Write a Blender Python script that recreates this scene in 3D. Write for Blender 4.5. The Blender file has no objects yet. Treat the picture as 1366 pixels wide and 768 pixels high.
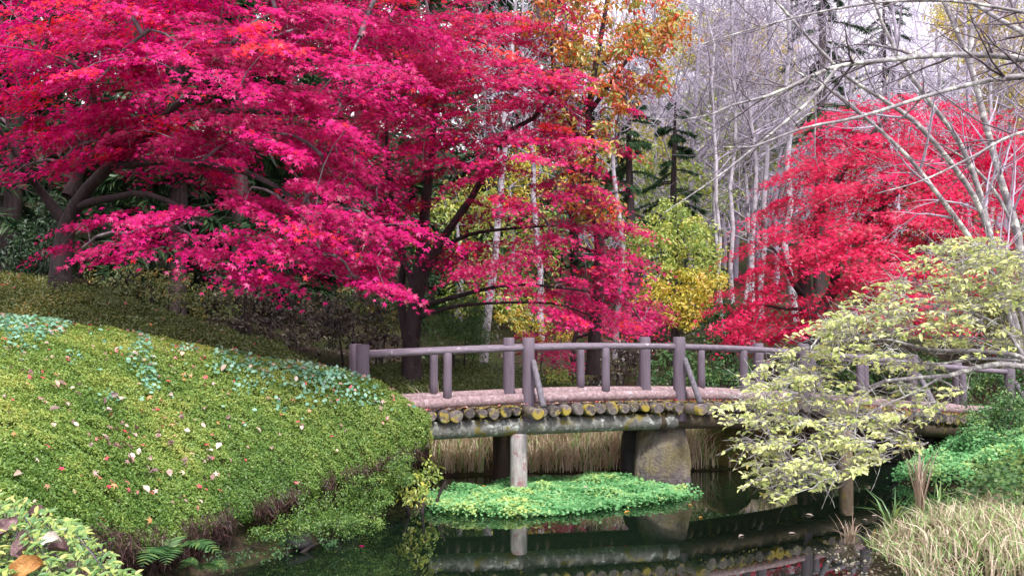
import bpy, math, random
import numpy as np
from mathutils import Vector
rng = np.random.default_rng(11)
random.seed(11)
sc = bpy.context.scene
COL = sc.collection
R = math.radians

# ------------------------------------------------------------------ camera, sky, sun, exposure
FPX, HOR, CAMZ = 1200.0, 450.0, 2.02          # focal length and horizon row, for a frame of 1366 x 768
PITCH = math.atan((HOR - 384) / FPX)
cam_d = bpy.data.cameras.new('camera'); cam_d.sensor_width = 36; cam_d.lens = FPX / 1366 * 36
cam_d.clip_end = 800; cam_d.clip_start = 0.1
cam = bpy.data.objects.new('camera', cam_d); COL.objects.link(cam)
cam.location = (0, 0, CAMZ); cam.rotation_euler = (math.pi / 2 + PITCH, 0, 0)
sc.camera = cam

SUN_EL, SUN_AZ = 52, 160                       # azimuth clockwise from +Y: light from behind the camera, slightly right
world = bpy.data.worlds.new('World'); sc.world = world; world.use_nodes = True
wn = world.node_tree.nodes; wl = world.node_tree.links
bg = wn['Background']
sky = wn.new('ShaderNodeTexSky'); sky.sky_type = 'NISHITA'; sky.sun_disc = False
sky.sun_elevation = R(SUN_EL); sky.sun_rotation = R(SUN_AZ); sky.dust_density = 5.0; sky.air_density = 1.2
hsv = wn.new('ShaderNodeHueSaturation'); hsv.inputs['Saturation'].default_value = 0.3
wl.new(sky.outputs[0], hsv.inputs['Color'])
cl = wn.new('ShaderNodeTexNoise'); cl.inputs['Scale'].default_value = 3.0; cl.inputs['Detail'].default_value = 5      # thin bright overcast over the sky
cr = wn.new('ShaderNodeMapRange'); cr.inputs[1].default_value = .3; cr.inputs[2].default_value = .7; cr.inputs[3].default_value = .55; cr.inputs[4].default_value = .95
cm = wn.new('ShaderNodeMix'); cm.data_type = 'RGBA'; cm.inputs[7].default_value = (9.2, 9.0, 9.6, 1)
wl.new(cl.outputs['Fac'], cr.inputs[0]); wl.new(cr.outputs[0], cm.inputs[0]); wl.new(hsv.outputs[0], cm.inputs[6]); wl.new(cm.outputs[2], bg.inputs['Color'])
bg.inputs['Strength'].default_value = 0.07
sun_d = bpy.data.lights.new('sun', 'SUN'); sun_d.energy = 1.5; sun_d.angle = R(10); sun_d.color = (1, .96, .9)
sun = bpy.data.objects.new('sun', sun_d); COL.objects.link(sun)
_s = Vector((math.sin(R(SUN_AZ)) * math.cos(R(SUN_EL)), math.cos(R(SUN_AZ)) * math.cos(R(SUN_EL)), math.sin(R(SUN_EL))))
sun.rotation_euler = _s.to_track_quat('Z', 'Y').to_euler()
sc.view_settings.view_transform = 'Standard'; sc.view_settings.look = 'None'
sc.view_settings.exposure = 1.72; sc.view_settings.gamma = 1
sc.cycles.max_bounces = 8; sc.cycles.transparent_max_bounces = 8
sc.cycles.diffuse_bounces = 4; sc.cycles.glossy_bounces = 3; sc.cycles.transmission_bounces = 5
sc.cycles.use_denoising = True; sc.cycles.sample_clamp_indirect = 6

# ------------------------------------------------------------------ helpers
cp, sp = math.cos(PITCH), math.sin(PITCH)
def at(px, py, Y):
    """point of the place seen at a spot of the photo (1366 x 768) at depth Y; arrays welcome"""
    px, py, Y = np.broadcast_arrays(np.asarray(px, float), np.asarray(py, float), np.asarray(Y, float))
    a, b = px - 683, -(py - 384)
    dy, dz = FPX * cp - b * sp, FPX * sp + b * cp
    k = Y / dy
    return np.stack([a * k, Y, CAMZ + dz * k], -1)

def unit(v):
    return v / np.maximum(np.linalg.norm(v, axis=-1, keepdims=True), 1e-9)

def tag(o, label=None, cat=None, group=None, kind=None):
    if label: o['label'] = label
    if cat: o['category'] = cat
    if group: o['group'] = group
    if kind: o['kind'] = kind
    return o

def thing(name, label, cat, loc=(0, 0, 0), group=None):
    o = bpy.data.objects.new(name, None); COL.objects.link(o); o.empty_display_size = .2
    o.location = tuple(float(c) for c in loc)
    return tag(o, label, cat, group)

def mesh(name, V, F, mat, parent=None, tint=None, smooth=False, F3=None):
    """V (n,3) world points, F (m,4) quads, F3 (k,3) tris"""
    V = np.asarray(V, np.float32).reshape(-1, 3)
    if parent is not None:
        V = V - np.array(parent.location, np.float32)
    F = np.zeros((0, 4), np.int32) if F is None else np.asarray(F, np.int32).reshape(-1, 4)
    F3 = np.zeros((0, 3), np.int32) if F3 is None else np.asarray(F3, np.int32).reshape(-1, 3)
    me = bpy.data.meshes.new(name)
    me.vertices.add(len(V)); me.vertices.foreach_set('co', V.ravel())
    nl = F.size + F3.size
    me.loops.add(nl); me.loops.foreach_set('vertex_index', np.concatenate([F.ravel(), F3.ravel()]).astype(np.int32))
    npoly = len(F) + len(F3)
    me.polygons.add(npoly)
    tot = np.concatenate([np.full(len(F), 4), np.full(len(F3), 3)]).astype(np.int32)
    st = np.concatenate([[0], np.cumsum(tot)[:-1]]).astype(np.int32) if npoly else np.zeros(0, np.int32)
    me.polygons.foreach_set('loop_start', st); me.polygons.foreach_set('loop_total', tot)
    if smooth: me.polygons.foreach_set('use_smooth', np.ones(npoly, bool))
    if tint is not None:
        a = me.attributes.new('tint', 'FLOAT', 'FACE'); a.data.foreach_set('value', np.asarray(tint, np.float32))
    me.update(calc_edges=True); me.validate()
    me.materials.append(mat)
    o = bpy.data.objects.new(name, me); COL.objects.link(o)
    if parent is not None: o.parent = parent
    return o

# ---- leaf shapes: (verts, quads), lying in XY, tip towards +Y, unit length
def star_leaf():
    v = [(0, 0, 0)]; tips = []; n = 5
    angs = [-118, -58, 0, 58, 118]; ln = [.55, .88, 1, .88, .55]
    pts = []
    nots = [-160, -88, -29, 29, 88, 160]
    for k in range(6):
        a = R(nots[k]); r = .2 if 0 < k < 5 else .12
        v.append((math.sin(a) * r, math.cos(a) * r, .02))
    for k in range(5):
        a = R(angs[k]); v.append((math.sin(a) * ln[k] * .62, math.cos(a) * ln[k] * .62, -.09))
    f = [(0, 1 + k, 7 + k, 2 + k) for k in range(5)]
    return np.array(v), np.array(f)
def tri_leaf():
    v = [(0, 0, 0), (-.12, .16, 0), (.12, .16, 0), (0, .62, -.07), (-.5, .28, -.06), (-.2, -.04, 0), (.5, .28, -.06), (.2, -.04, 0)]
    return np.array(v), np.array([(0, 1, 3, 2), (0, 5, 4, 1), (0, 2, 6, 7)])
def oval_leaf(w=.5, fold=.12):
    v = [(0, -.5, 0), (-w * .42, -.12, fold), (-w * .34, .2, fold), (0, .5, -.05), (w * .34, .2, fold), (w * .42, -.12, fold), (0, .08, 0)]
    return np.array(v), np.array([(0, 6, 2, 1), (6, 3, 2, 2), (0, 5, 4, 6), (6, 4, 3, 3)])[[0, 2]], np.array([(6, 3, 2), (6, 4, 3)])
def diamond(w=.5):
    return np.array([(0, -.5, 0), (-w * .5, 0, .06), (0, .5, 0), (w * .5, 0, .06)]), np.array([(0, 3, 2, 1)])
def strip(w=.16):
    return np.array([(-w * .4, 0, 0), (w * .4, 0, 0), (w * .5, .5, .03), (-w * .5, .5, .03), (0, 1, -.05)]), np.array([(0, 1, 2, 3)]), np.array([(3, 2, 4)])
STAR, TRI, OVAL, DIA, NEEDLE = star_leaf(), tri_leaf(), oval_leaf(), diamond(), strip()

def scatter(name, proto, P, N, T, S, mat, parent=None, tint=None):
    pv, pf = proto[0], proto[1]; p3 = proto[2] if len(proto) > 2 else None
    n = len(P); S = np.broadcast_to(np.asarray(S, float), (n,))
    N = unit(N); T = T - N * np.sum(T * N, -1, keepdims=True); T = unit(T); B = np.cross(T, N)
    V = P[:, None, :] + S[:, None, None] * (pv[None, :, 0:1] * B[:, None] + pv[None, :, 1:2] * T[:, None] + pv[None, :, 2:3] * N[:, None])
    off = (np.arange(n) * len(pv))[:, None, None]
    F = (pf[None] + off).reshape(-1, 4)
    F3 = (p3[None] + off).reshape(-1, 3) if p3 is not None else None
    if tint is None: tint = rng.random(n)
    t = np.repeat(tint, len(pf))
    if p3 is not None: t = np.concatenate([t, np.repeat(tint, len(p3))])
    return mesh(name, V.reshape(-1, 3), F, mat, parent, t, F3=F3)

def tubes_data(lines, radii, sides=5, K=None):
    """lines: list of (k,3) polylines; radii: list of (k,) ; returns V, F (open tubes closed by a tip point ring)"""
    groups = {}
    for l, r in zip(lines, radii):
        groups.setdefault(len(l), []).append((l, r))
    VV, FF = [], []; base = 0
    for k, items in groups.items():
        L = np.array([i[0] for i in items], float); Rr = np.array([i[1] for i in items], float)
        n = len(L)
        T = unit(np.gradient(L, axis=1))
        ref = np.where(np.abs(T[..., 2:3]) < .9, np.array([0, 0, 1.0]), np.array([1.0, 0, 0]))
        ref = np.broadcast_to(np.where(np.abs(T[:, :1, 2:3]) < .8, np.array([0, 0, 1.0]), np.array([1.0, 0, 0])), L.shape)
        A = unit(np.cross(T, ref)); B = np.cross(T, A)
        th = np.arange(sides) / sides * 2 * math.pi
        ring = L[:, :, None] + Rr[:, :, None, None] * (np.cos(th)[None, None, :, None] * A[:, :, None] + np.sin(th)[None, None, :, None] * B[:, :, None])
        V = ring.reshape(-1, 3)
        i = np.arange(n)[:, None, None] * k * sides; j = np.arange(k - 1)[None, :, None] * sides; s = np.arange(sides)[None, None, :]
        s2 = (s + 1) % sides
        F = np.stack([i + j + s, i + j + s2, i + j + sides + s2, i + j + sides + s], -1).reshape(-1, 4)
        VV.append(V); FF.append(F + base); base += len(V)
    return np.concatenate(VV), np.concatenate(FF)

def tubes(name, parts, mat, parent=None):
    """parts: list of (lines, radii, sides)"""
    VV, FF, b = [], [], 0
    for lines, radii, sides in parts:
        if not len(lines): continue
        V, F = tubes_data(lines, radii, sides); VV.append(V); FF.append(F + b); b += len(V)
    return mesh(name, np.concatenate(VV), np.concatenate(FF), mat, parent, smooth=True)

def curve(pts, n):
    """smooth resampling of a polyline (Catmull-Rom)"""
    p = np.asarray(pts, float)
    if len(p) < 2: return p
    q = np.vstack([2 * p[0] - p[1], p, 2 * p[-1] - p[-2]])
    u = np.linspace(0, len(p) - 1 - 1e-6, n); i = u.astype(int); t = (u - i)[:, None]
    a, b, c, d = q[i], q[i + 1], q[i + 2], q[i + 3]
    return .5 * ((2 * b) + (c - a) * t + (2 * a - 5 * b + 4 * c - d) * t ** 2 + (3 * b - a - 3 * c + d) * t ** 3)

_perm = np.random.default_rng(5).random((256, 256))
def vnoise(x, y):
    x = np.asarray(x, float); y = np.asarray(y, float)
    xi = np.floor(x).astype(int); yi = np.floor(y).astype(int); fx = x - xi; fy = y - yi
    fx = fx * fx * (3 - 2 * fx); fy = fy * fy * (3 - 2 * fy)
    g = lambda i, j: _perm[i % 256, j % 256]
    return (g(xi, yi) * (1 - fx) + g(xi + 1, yi) * fx) * (1 - fy) + (g(xi, yi + 1) * (1 - fx) + g(xi + 1, yi + 1) * fx) * fy
def fbm(x, y, o=4):
    s = 0; a = .5
    for k in range(o): s = s + a * (vnoise(x * 2 ** k + 17 * k, y * 2 ** k) - .5); a *= .5
    return s
def sstep(a, b, x):
    t = np.clip((x - a) / (b - a), 0, 1); return t * t * (3 - 2 * t)

# ------------------------------------------------------------------ materials
def newmat(name):
    m = bpy.data.materials.new(name); m.use_nodes = True
    nt = m.node_tree; nt.nodes.clear()
    out = nt.nodes.new('ShaderNodeOutputMaterial')
    return m, nt, out
def ramp(nt, src, cols, interp='LINEAR'):
    r = nt.nodes.new('ShaderNodeValToRGB'); r.color_ramp.interpolation = interp
    e = r.color_ramp.elements
    while len(e) < len(cols): e.new(.5)
    for k, (p, c) in enumerate(cols):
        e[k].position = p; e[k].color = (*c, 1)
    nt.links.new(src, r.inputs[0]); return r.outputs[0]
def leafmat(name, cols, trans=.4, gloss=.06, rough=.45, sat=None):
    m, nt, out = newmat(name)
    a = nt.nodes.new('ShaderNodeAttribute'); a.attribute_name = 'tint'
    c = ramp(nt, a.outputs['Fac'], cols)
    d = nt.nodes.new('ShaderNodeBsdfDiffuse'); t = nt.nodes.new('ShaderNodeBsdfTranslucent'); g = nt.nodes.new('ShaderNodeBsdfGlossy')
    g.inputs['Roughness'].default_value = rough; g.inputs['Color'].default_value = (1, 1, 1, 1)
    nt.links.new(c, d.inputs['Color']); nt.links.new(c, t.inputs['Color'])
    m1 = nt.nodes.new('ShaderNodeMixShader'); m1.inputs[0].default_value = trans
    m2 = nt.nodes.new('ShaderNodeMixShader'); m2.inputs[0].default_value = gloss
    nt.links.new(d.outputs[0], m1.inputs[1]); nt.links.new(t.outputs[0], m1.inputs[2])
    nt.links.new(m1.outputs[0], m2.inputs[1]); nt.links.new(g.outputs[0], m2.inputs[2])
    nt.links.new(m2.outputs[0], out.inputs[0]); return m
def noise(nt, scale, detail=6, rough=.6, vec=None, dist=0):
    n = nt.nodes.new('ShaderNodeTexNoise'); n.inputs['Scale'].default_value = scale
    n.inputs['Detail'].default_value = detail; n.inputs['Roughness'].default_value = rough; n.inputs['Distortion'].default_value = dist
    if vec is not None: nt.links.new(vec, n.inputs['Vector'])
    return n.outputs['Fac']
def coords(nt, scale=(1, 1, 1)):
    t = nt.nodes.new('ShaderNodeTexCoord'); mp = nt.nodes.new('ShaderNodeMapping'); mp.inputs['Scale'].default_value = scale
    nt.links.new(t.outputs['Object'], mp.inputs['Vector']); return mp.outputs[0]
def mix(nt, fac, a, b):
    n = nt.nodes.new('ShaderNodeMix'); n.data_type = 'RGBA'
    if isinstance(fac, float): n.inputs[0].default_value = fac
    else: nt.links.new(fac, n.inputs[0])
    for s, v in ((6, a), (7, b)):
        if isinstance(v, tuple): n.inputs[s].default_value = (*v, 1)
        else: nt.links.new(v, n.inputs[s])
    return n.outputs[2]
def finish(nt, out, col, rough=.8, bump=None, bstr=.5, bdist=.02, spec=.3):
    p = nt.nodes.new('ShaderNodeBsdfPrincipled'); p.inputs['Roughness'].default_value = rough
    p.inputs['Specular IOR Level'].default_value = spec
    if isinstance(col, tuple): p.inputs['Base Color'].default_value = (*col, 1)
    else: nt.links.new(col, p.inputs['Base Color'])
    if bump is not None:
        b = nt.nodes.new('ShaderNodeBump'); b.inputs['Strength'].default_value = bstr; b.inputs['Distance'].default_value = bdist
        nt.links.new(bump, b.inputs['Height']); nt.links.new(b.outputs[0], p.inputs['Normal'])
    nt.links.new(p.outputs[0], out.inputs[0]); return p
def barkmat(name, a, b, patch=None, pthr=.58, scale=9, zs=.25, rough=.85):
    m, nt, out = newmat(name)
    v = coords(nt, (1, 1, zs)); n1 = noise(nt, scale, 8, .7, v); n2 = noise(nt, scale * .55, 6, .65, coords(nt))
    c = mix(nt, ramp(nt, n1, [(.35, (0, 0, 0)), (.65, (1, 1, 1))]), a, b)
    if patch: c = mix(nt, ramp(nt, n2, [(pthr - .04, (0, 0, 0)), (pthr + .05, (1, 1, 1))]), c, patch)
    finish(nt, out, c, rough, n1, .7, .03); return m

MAPLE_A = leafmat('maple_leaf_magenta', [(0, (.28, .001, .06)), (.4, (.52, .002, .13)), (.75, (.72, .005, .24)), (.93, (.76, .01, .2)), (1, (.8, .02, .04))], .45, .025)
MAPLE_B = leafmat('maple_leaf_crimson', [(0, (.3, .002, .06)), (.5, (.52, .004, .12)), (.85, (.7, .008, .2)), (1, (.75, .04, .03))], .45, .025)
MAPLE_D = leafmat('maple_leaf_scarlet', [(0, (.38, .001, .035)), (.5, (.68, .003, .09)), (1, (.86, .01, .15))], .45, .025)
ORANGE = leafmat('leaf_orange', [(0, (.5, .12, .02)), (.25, (.64, .26, .03)), (.45, (.54, .4, .06)), (.65, (.34, .38, .07)), (.92, (.2, .28, .05)), (1, (.7, .08, .04))], .4)
YELLOW = leafmat('leaf_yellow', [(0, (.42, .46, .06)), (.5, (.65, .55, .06)), (1, (.65, .36, .04))], .4)
YGREEN = leafmat('leaf_yellow_green', [(0, (.2, .34, .06)), (.6, (.38, .46, .08)), (1, (.6, .55, .1))], .4)
PALE = leafmat('leaf_pale_lime', [(0, (.34, .42, .12)), (.45, (.6, .64, .25)), (.85, (.76, .74, .4)), (1, (.74, .64, .18))], .35, .035)
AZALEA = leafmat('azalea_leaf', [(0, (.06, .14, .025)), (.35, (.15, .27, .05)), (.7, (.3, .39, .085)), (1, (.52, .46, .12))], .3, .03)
AZ_FRONT = leafmat('azalea_leaf_young', [(0, (.08, .2, .06)), (.5, (.2, .33, .08)), (.85, (.4, .46, .12)), (1, (.5, .45, .16))], .3, .05)
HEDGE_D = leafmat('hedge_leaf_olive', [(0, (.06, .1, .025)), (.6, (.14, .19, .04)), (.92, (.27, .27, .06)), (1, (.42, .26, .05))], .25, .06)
TEAL = leafmat('ivy_leaf', [(0, (.1, .28, .17)), (.6, (.19, .42, .29)), (1, (.32, .54, .42))], .3, .05)
CRESS = leafmat('cress_leaf', [(0, (.05, .18, .05)), (.45, (.13, .37, .13)), (.8, (.25, .51, .22)), (1, (.42, .55, .17))], .35, .025)
CONIFER = leafmat('cedar_needles', [(0, (.015, .04, .02)), (.6, (.03, .075, .03)), (1, (.07, .12, .045))], .2, .04)
GREEN = leafmat('shrub_leaf_green', [(0, (.03, .09, .03)), (.6, (.07, .16, .05)), (1, (.16, .24, .06))], .3, .025)
PALEF = leafmat('pale_floating_flecks', [(0, (.12, .1, .07)), (.6, (.2, .18, .13)), (1, (.42, .4, .34))], .2, .03)
CONIFER2 = leafmat('green_cedar_needles', [(0, (.03, .07, .04)), (.6, (.06, .13, .06)), (1, (.12, .2, .09))], .25, .02)
YGREEN2 = leafmat('distant_mixed_leaf', [(0, (.05, .1, .05)), (.5, (.12, .18, .08)), (.8, (.28, .3, .12)), (1, (.42, .32, .12))], .3, .02)
BROWN = leafmat('dry_leaf_brown', [(0, (.025, .017, .019)), (.5, (.06, .042, .04)), (.85, (.09, .095, .04)), (1, (.2, .15, .08))], .25, .05)
STRAW = leafmat('dead_grass', [(0, (.34, .24, .16)), (.4, (.6, .48, .36)), (.58, (.74, .63, .5)), (.68, (.22, .38, .1)), (1, (.34, .5, .16))], .3, .06)
LITTER = leafmat('fallen_leaves', [(0, (.7, .03, .1)), (.35, (.75, .1, .16)), (.5, (.6, .34, .3)), (.65, (.3, .16, .16)), (.8, (.6, .25, .06)), (1, (.75, .65, .6))], .2, .08)
LITTER2 = leafmat('withered_leaves', [(0, (.14, .08, .08)), (.4, (.34, .2, .18)), (.7, (.5, .36, .3)), (.9, (.66, .56, .5)), (1, (.7, .4, .3))], .2, .06)
ROOTS = leafmat('root_fibre', [(0, (.02, .01, .01)), (.6, (.06, .028, .027)), (1, (.13, .07, .06))], .1, .03)
BARK_D = barkmat('bark_dark', (.018, .013, .015), (.062, .044, .05), (.07, .07, .06), .64)
BARK_T = barkmat('bark_cedar', (.022, .015, .016), (.075, .05, .055), None, scale=14, zs=.08)
BARK_L = barkmat('bark_lichen', (.16, .14, .15), (.36, .33, .36), (.6, .6, .56), .55, scale=16, zs=.6)
BARK_G = barkmat('bark_twig', (.3, .255, .335), (.5, .44, .56), (.56, .53, .57), .62, scale=12)
BARK_M = barkmat('bark_grey_violet', (.06, .045, .055), (.2, .16, .19), (.3, .27, .3), .6, scale=12)
BIRCH = barkmat('bark_birch', (.25, .225, .265), (.5, .465, .53), (.07, .06, .07), .57, scale=5, zs=1.2)

# ------------------------------------------------------------------ terrain, pond
POND = np.array([(-2.9, 3.2), (-2.75, 6.5), (-2.45, 7.8), (-1.95, 9), (-1.55, 10.1), (-1.2, 11), (-1.1, 13.2), (.3, 13.55), (1.5, 13.6), (2.6, 13.75),
                 (3.7, 14.1), (5.0, 14.5), (6.3, 14.75), (6.1, 13.6), (5.3, 12.7), (5.6, 12.0), (6.6, 11.5), (5.75, 11.0), (4.3, 9.75), (3.5, 9.0), (3.15, 7.6), (3.0, 5), (2.6, 3.2)])
def pond_sd(x, y):
    """distance to the pond's edge, positive on land"""
    x = np.asarray(x, float); y = np.asarray(y, float); d = np.full(x.shape, 1e9); ins = np.zeros(x.shape, bool)
    n = len(POND)
    for i in range(n):
        a, b = POND[i], POND[(i + 1) % n]; e = b - a
        t = np.clip(((x - a[0]) * e[0] + (y - a[1]) * e[1]) / (e @ e), 0, 1)
        d = np.minimum(d, np.hypot(x - a[0] - t * e[0], y - a[1] - t * e[1]))
        c = (a[1] > y) != (b[1] > y)
        with np.errstate(divide='ignore', invalid='ignore'):
            ins ^= c & (x < (b[0] - a[0]) * (y - a[1]) / (b[1] - a[1] + 1e-12) + a[0])
    return np.where(ins, -d, d)
def ground_z(x, y):
    x = np.asarray(x, float); y = np.asarray(y, float)
    sd = pond_sd(x, y) + .35 * fbm(x * 1.3, y * 1.3, 3)
    left = np.clip(-1.6 - x, 0, 14) * .26
    back = np.clip(y - 13.2, 0, 9) * .1 + np.clip(y - 22, 0, 40) * .17 + np.clip(y - 62, 0, 60) * .3
    right = np.clip(x - 6.5, 0, 10) * .12
    land = .3 + left * sstep(3, 8, y) + back + right + .25 * fbm(x * .5, y * .5, 3)
    ramp_ = sstep(0, .7, sd)
    z = np.where(sd > 0, .02 + ramp_ * np.maximum(land - .02, .1), -.02 - .7 * sstep(0, 1.2, -sd))
    return z + .05 * fbm(x * 4, y * 4, 2)
gx = np.concatenate([np.arange(-130, -14, 3.0), np.arange(-14, 14, .14), np.arange(14, 131, 3.0)])
gy = np.concatenate([np.arange(-30, 0, 2.0), np.arange(0, 20, .14), np.arange(20, 40, .7), np.arange(40, 171, 3.0)])
GX, GY = np.meshgrid(gx, gy); GZ = ground_z(GX, GY)
V = np.stack([GX, GY, GZ], -1).reshape(-1, 3); nx, ny = len(gx), len(gy)
i = np.arange(ny - 1)[:, None] * nx + np.arange(nx - 1)[None]
F = np.stack([i, i + 1, i + nx + 1, i + nx], -1).reshape(-1, 4)
m, nt, out = newmat('forest_soil')
v = coords(nt); n1 = noise(nt, 1.2, 8, .65, v); n2 = noise(nt, 14, 6, .7, v)
c = ramp(nt, n2, [(.3, (.015, .011, .009)), (.5, (.04, .03, .022)), (.7, (.1, .065, .042))])
c = mix(nt, ramp(nt, n1, [(.45, (0, 0, 0)), (.6, (1, 1, 1))]), c, ramp(nt, n2, [(.35, (.015, .022, .008)), (.65, (.05, .062, .018))]))
finish(nt, out, c, .95, n2, .8, .05, .1)
tag(mesh('ground', V, F, m, smooth=True), kind='structure')

m, nt, out = newmat('pond_water')
tc = coords(nt, (1, .55, 1)); nn = noise(nt, 2.2, 3, .5, tc, .4)
p = finish(nt, out, (.005, .011, .006), .015, nn, .03, .02, .5); p.inputs['IOR'].default_value = 1.9
V = [(x, y, 0) for y in np.linspace(2.5, 15.6, 28) for x in np.linspace(-4, 8, 26)]
F = [(j * 26 + k, j * 26 + k + 1, (j + 1) * 26 + k + 1, (j + 1) * 26 + k) for j in range(27) for k in range(25)]
tag(mesh('water', V, F, m), kind='structure')

# ------------------------------------------------------------------ the bridge
A0, B0 = np.array([-1.87, 11.3]), np.array([2.3, 12.4])
D1 = (B0 - A0) / np.linalg.norm(B0 - A0); L1 = np.linalg.norm(B0 - A0) / 4
D2 = np.array([.918, .397]); D2 /= np.linalg.norm(D2); W = 1.02
def path(t):
    t = np.asarray(t, float)[..., None]
    return np.where(t <= 4, A0 + D1 * L1 * t, B0 + D2 * 1.08 * (t - 4))
def cross(t):
    t = np.asarray(t, float)[..., None]; k = sstep(3.2, 4.8, t); d = D1 * (1 - k) + D2 * k; d = unit(d)
    return np.concatenate([-d[..., 1:2], d[..., 0:1]], -1)
_zf = np.polyfit([-2, 0, 2, 4, 6, 8, 10], [1.0, 1.065, 1.135, 1.165, 1.05, .88, .71], 4)
def deck_z(t): return np.polyval(_zf, t)
def on(t, w, dz):
    """point at post-step t, w metres across from the near rail, dz above the deck"""
    t = np.asarray(t, float); xy = path(t) + cross(t) * np.asarray(w, float)[..., None]
    return np.concatenate([xy, (deck_z(t) + dz)[..., None]], -1)

def log_data(a, b, r0, r1, sides=14, rings=5, seed=0, bevel=.012, wob=.03, sag=0.0):
    """a rough round log from a to b with capped, softly bevelled ends"""
    rg = np.random.default_rng(seed)
    a, b = np.asarray(a, float), np.asarray(b, float); L = np.linalg.norm(b - a); T = (b - a) / L
    ref = np.array([0, 0, 1.0]) if abs(T[2]) < .8 else np.array([1.0, 0, 0])
    A = unit(np.cross(T, ref)); Bv = np.cross(T, A)
    s = np.concatenate([[0, bevel], np.linspace(0, L, rings + 2)[1:-1], [L - bevel, L]])
    rr = np.interp(s, [0, L], [r0, r1]); rr[0] -= bevel; rr[-1] -= bevel
    th = np.arange(sides) / sides * 2 * math.pi
    shape = 1 + wob * np.sin(2 * th + rg.random() * 6) + wob * .6 * np.sin(3 * th + rg.random() * 6)
    V = []
    for k, x in enumerate(s):
        w = rg.normal(0, wob * .12, sides)
        rad = rr[k] * (shape + w)
        c = a + T * x - np.array([0, 0, sag]) * math.sin(math.pi * x / L)
        V.append(c + rad[:, None] * (np.cos(th)[:, None] * A + np.sin(th)[:, None] * Bv))
    V = np.concatenate(V + [[a], [b]]); n = len(s)
    F = [(k * sides + j, k * sides + (j + 1) % sides, (k + 1) * sides + (j + 1) % sides, (k + 1) * sides + j) for k in range(n - 1) for j in range(sides)]
    F3 = [(len(V) - 2, (j + 1) % sides, j) for j in range(sides)] + [(len(V) - 1, (n - 1) * sides + j, (n - 1) * sides + (j + 1) % sides) for j in range(sides)]
    return V, F, F3
def logs(name, items, mat, parent):
    VV, FF, F3, b, ti = [], [], [], 0, []
    t4, t3 = [], []
    for k, it in enumerate(items):
        V, F, T3 = log_data(*it[:4], **(it[4] if len(it) > 4 else {}))
        VV.append(V); FF += [tuple(q + b for q in f) for f in F]; F3 += [tuple(q + b for q in f) for f in T3]; b += len(V)
        u = random.random(); t4 += [u] * len(F); t3 += [u] * len(T3)
    o = mesh(name, np.concatenate(VV), FF, mat, parent, t4 + t3, smooth=False, F3=F3)
    o.data.polygons.foreach_set('use_smooth', np.array([True] * len(FF) + [False] * len(F3)))
    return o

def woodmat(name, a, b, moss=None, mthr=.62, rough=.7, patch=None, pthr=.6, sx=(1, 1, 1), tinted=False):
    m, nt, out = newmat(name)
    v = coords(nt, sx); n1 = noise(nt, 22, 8, .7, v, .3); n2 = noise(nt, 5.5, 6, .65, coords(nt)); n3 = noise(nt, 11, 6, .7, coords(nt))
    c = mix(nt, ramp(nt, n1, [(.3, (0, 0, 0)), (.7, (1, 1, 1))]), a, b)
    if tinted:
        at_ = nt.nodes.new('ShaderNodeAttribute'); at_.attribute_name = 'tint'
        hs = nt.nodes.new('ShaderNodeHueSaturation'); mr = nt.nodes.new('ShaderNodeMapRange'); mr.inputs[3].default_value = .45; mr.inputs[4].default_value = 1.5
        nt.links.new(at_.outputs['Fac'], mr.inputs[0]); nt.links.new(mr.outputs[0], hs.inputs['Value']); nt.links.new(c, hs.inputs['Color']); c = hs.outputs[0]
    if patch: c = mix(nt, ramp(nt, n3, [(pthr - .03, (0, 0, 0)), (pthr + .06, (1, 1, 1))]), c, patch)
    if moss: c = mix(nt, ramp(nt, n2, [(mthr - .03, (0, 0, 0)), (mthr + .05, (1, 1, 1))]), c, moss)
    finish(nt, out, c, rough, n1, .85, .014, .3); return m
POSTW = woodmat('post_timber', (.095, .072, .1), (.175, .138, .18), patch=(.36, .32, .37), pthr=.7, rough=.65, sx=(1.6, 1.6, .1))
RAILW = woodmat('rail_timber', (.11, .09, .118), (.24, .195, .25), patch=(.52, .48, .56), pthr=.64, rough=.65, sx=(.1, 1.4, 1.4))
BRACEW = woodmat('brace_timber', (.075, .065, .085), (.2, .18, .22), patch=(.5, .49, .54), pthr=.66, rough=.6)
CURBW = woodmat('kerb_log_timber', (.13, .085, .09), (.4, .285, .31), patch=(.5, .4, .46), pthr=.62, rough=.75)
DECKW = woodmat('deck_log_timber', (.035, .028, .034), (.2, .165, .165), moss=(.3, .23, .04), mthr=.56, patch=(.22, .25, .13), pthr=.58, tinted=True)
BEAML = woodmat('beam_lichen_timber', (.07, .065, .06), (.25, .25, .245), moss=(.16, .13, .03), mthr=.57, patch=(.5, .54, .55), pthr=.57)
BEAMD = woodmat('beam_dark_timber', (.03, .022, .016), (.1, .075, .05), moss=(.12, .1, .02), mthr=.62, patch=(.22, .22, .2), pthr=.68)
PIERW = woodmat('pier_weathered_timber', (.22, .2, .2), (.5, .47, .48), moss=(.26, .13, .14), mthr=.6, sx=(1, 1, .15), patch=(.7, .7, .72), pthr=.63)
PIERD = woodmat('pier_dark_timber', (.02, .013, .01), (.075, .045, .035), moss=(.5, .5, .45), mthr=.74, sx=(1, 1, .2))
PIERB = woodmat('pier_brown_timber', (.12, .08, .055), (.3, .22, .16), moss=(.3, .22, .06), mthr=.64, sx=(1, 1, .3))

br = thing('log_footbridge', 'long arched footbridge of round logs with mauve brown posts and rails over the pond', 'bridge', (0, 12.2, 0))
TT0, TT1 = -1.6, 10.05
big = [0, 2, 4, 6, 8, 10]; small = [1, 3, 5, 7, 9]
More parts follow.
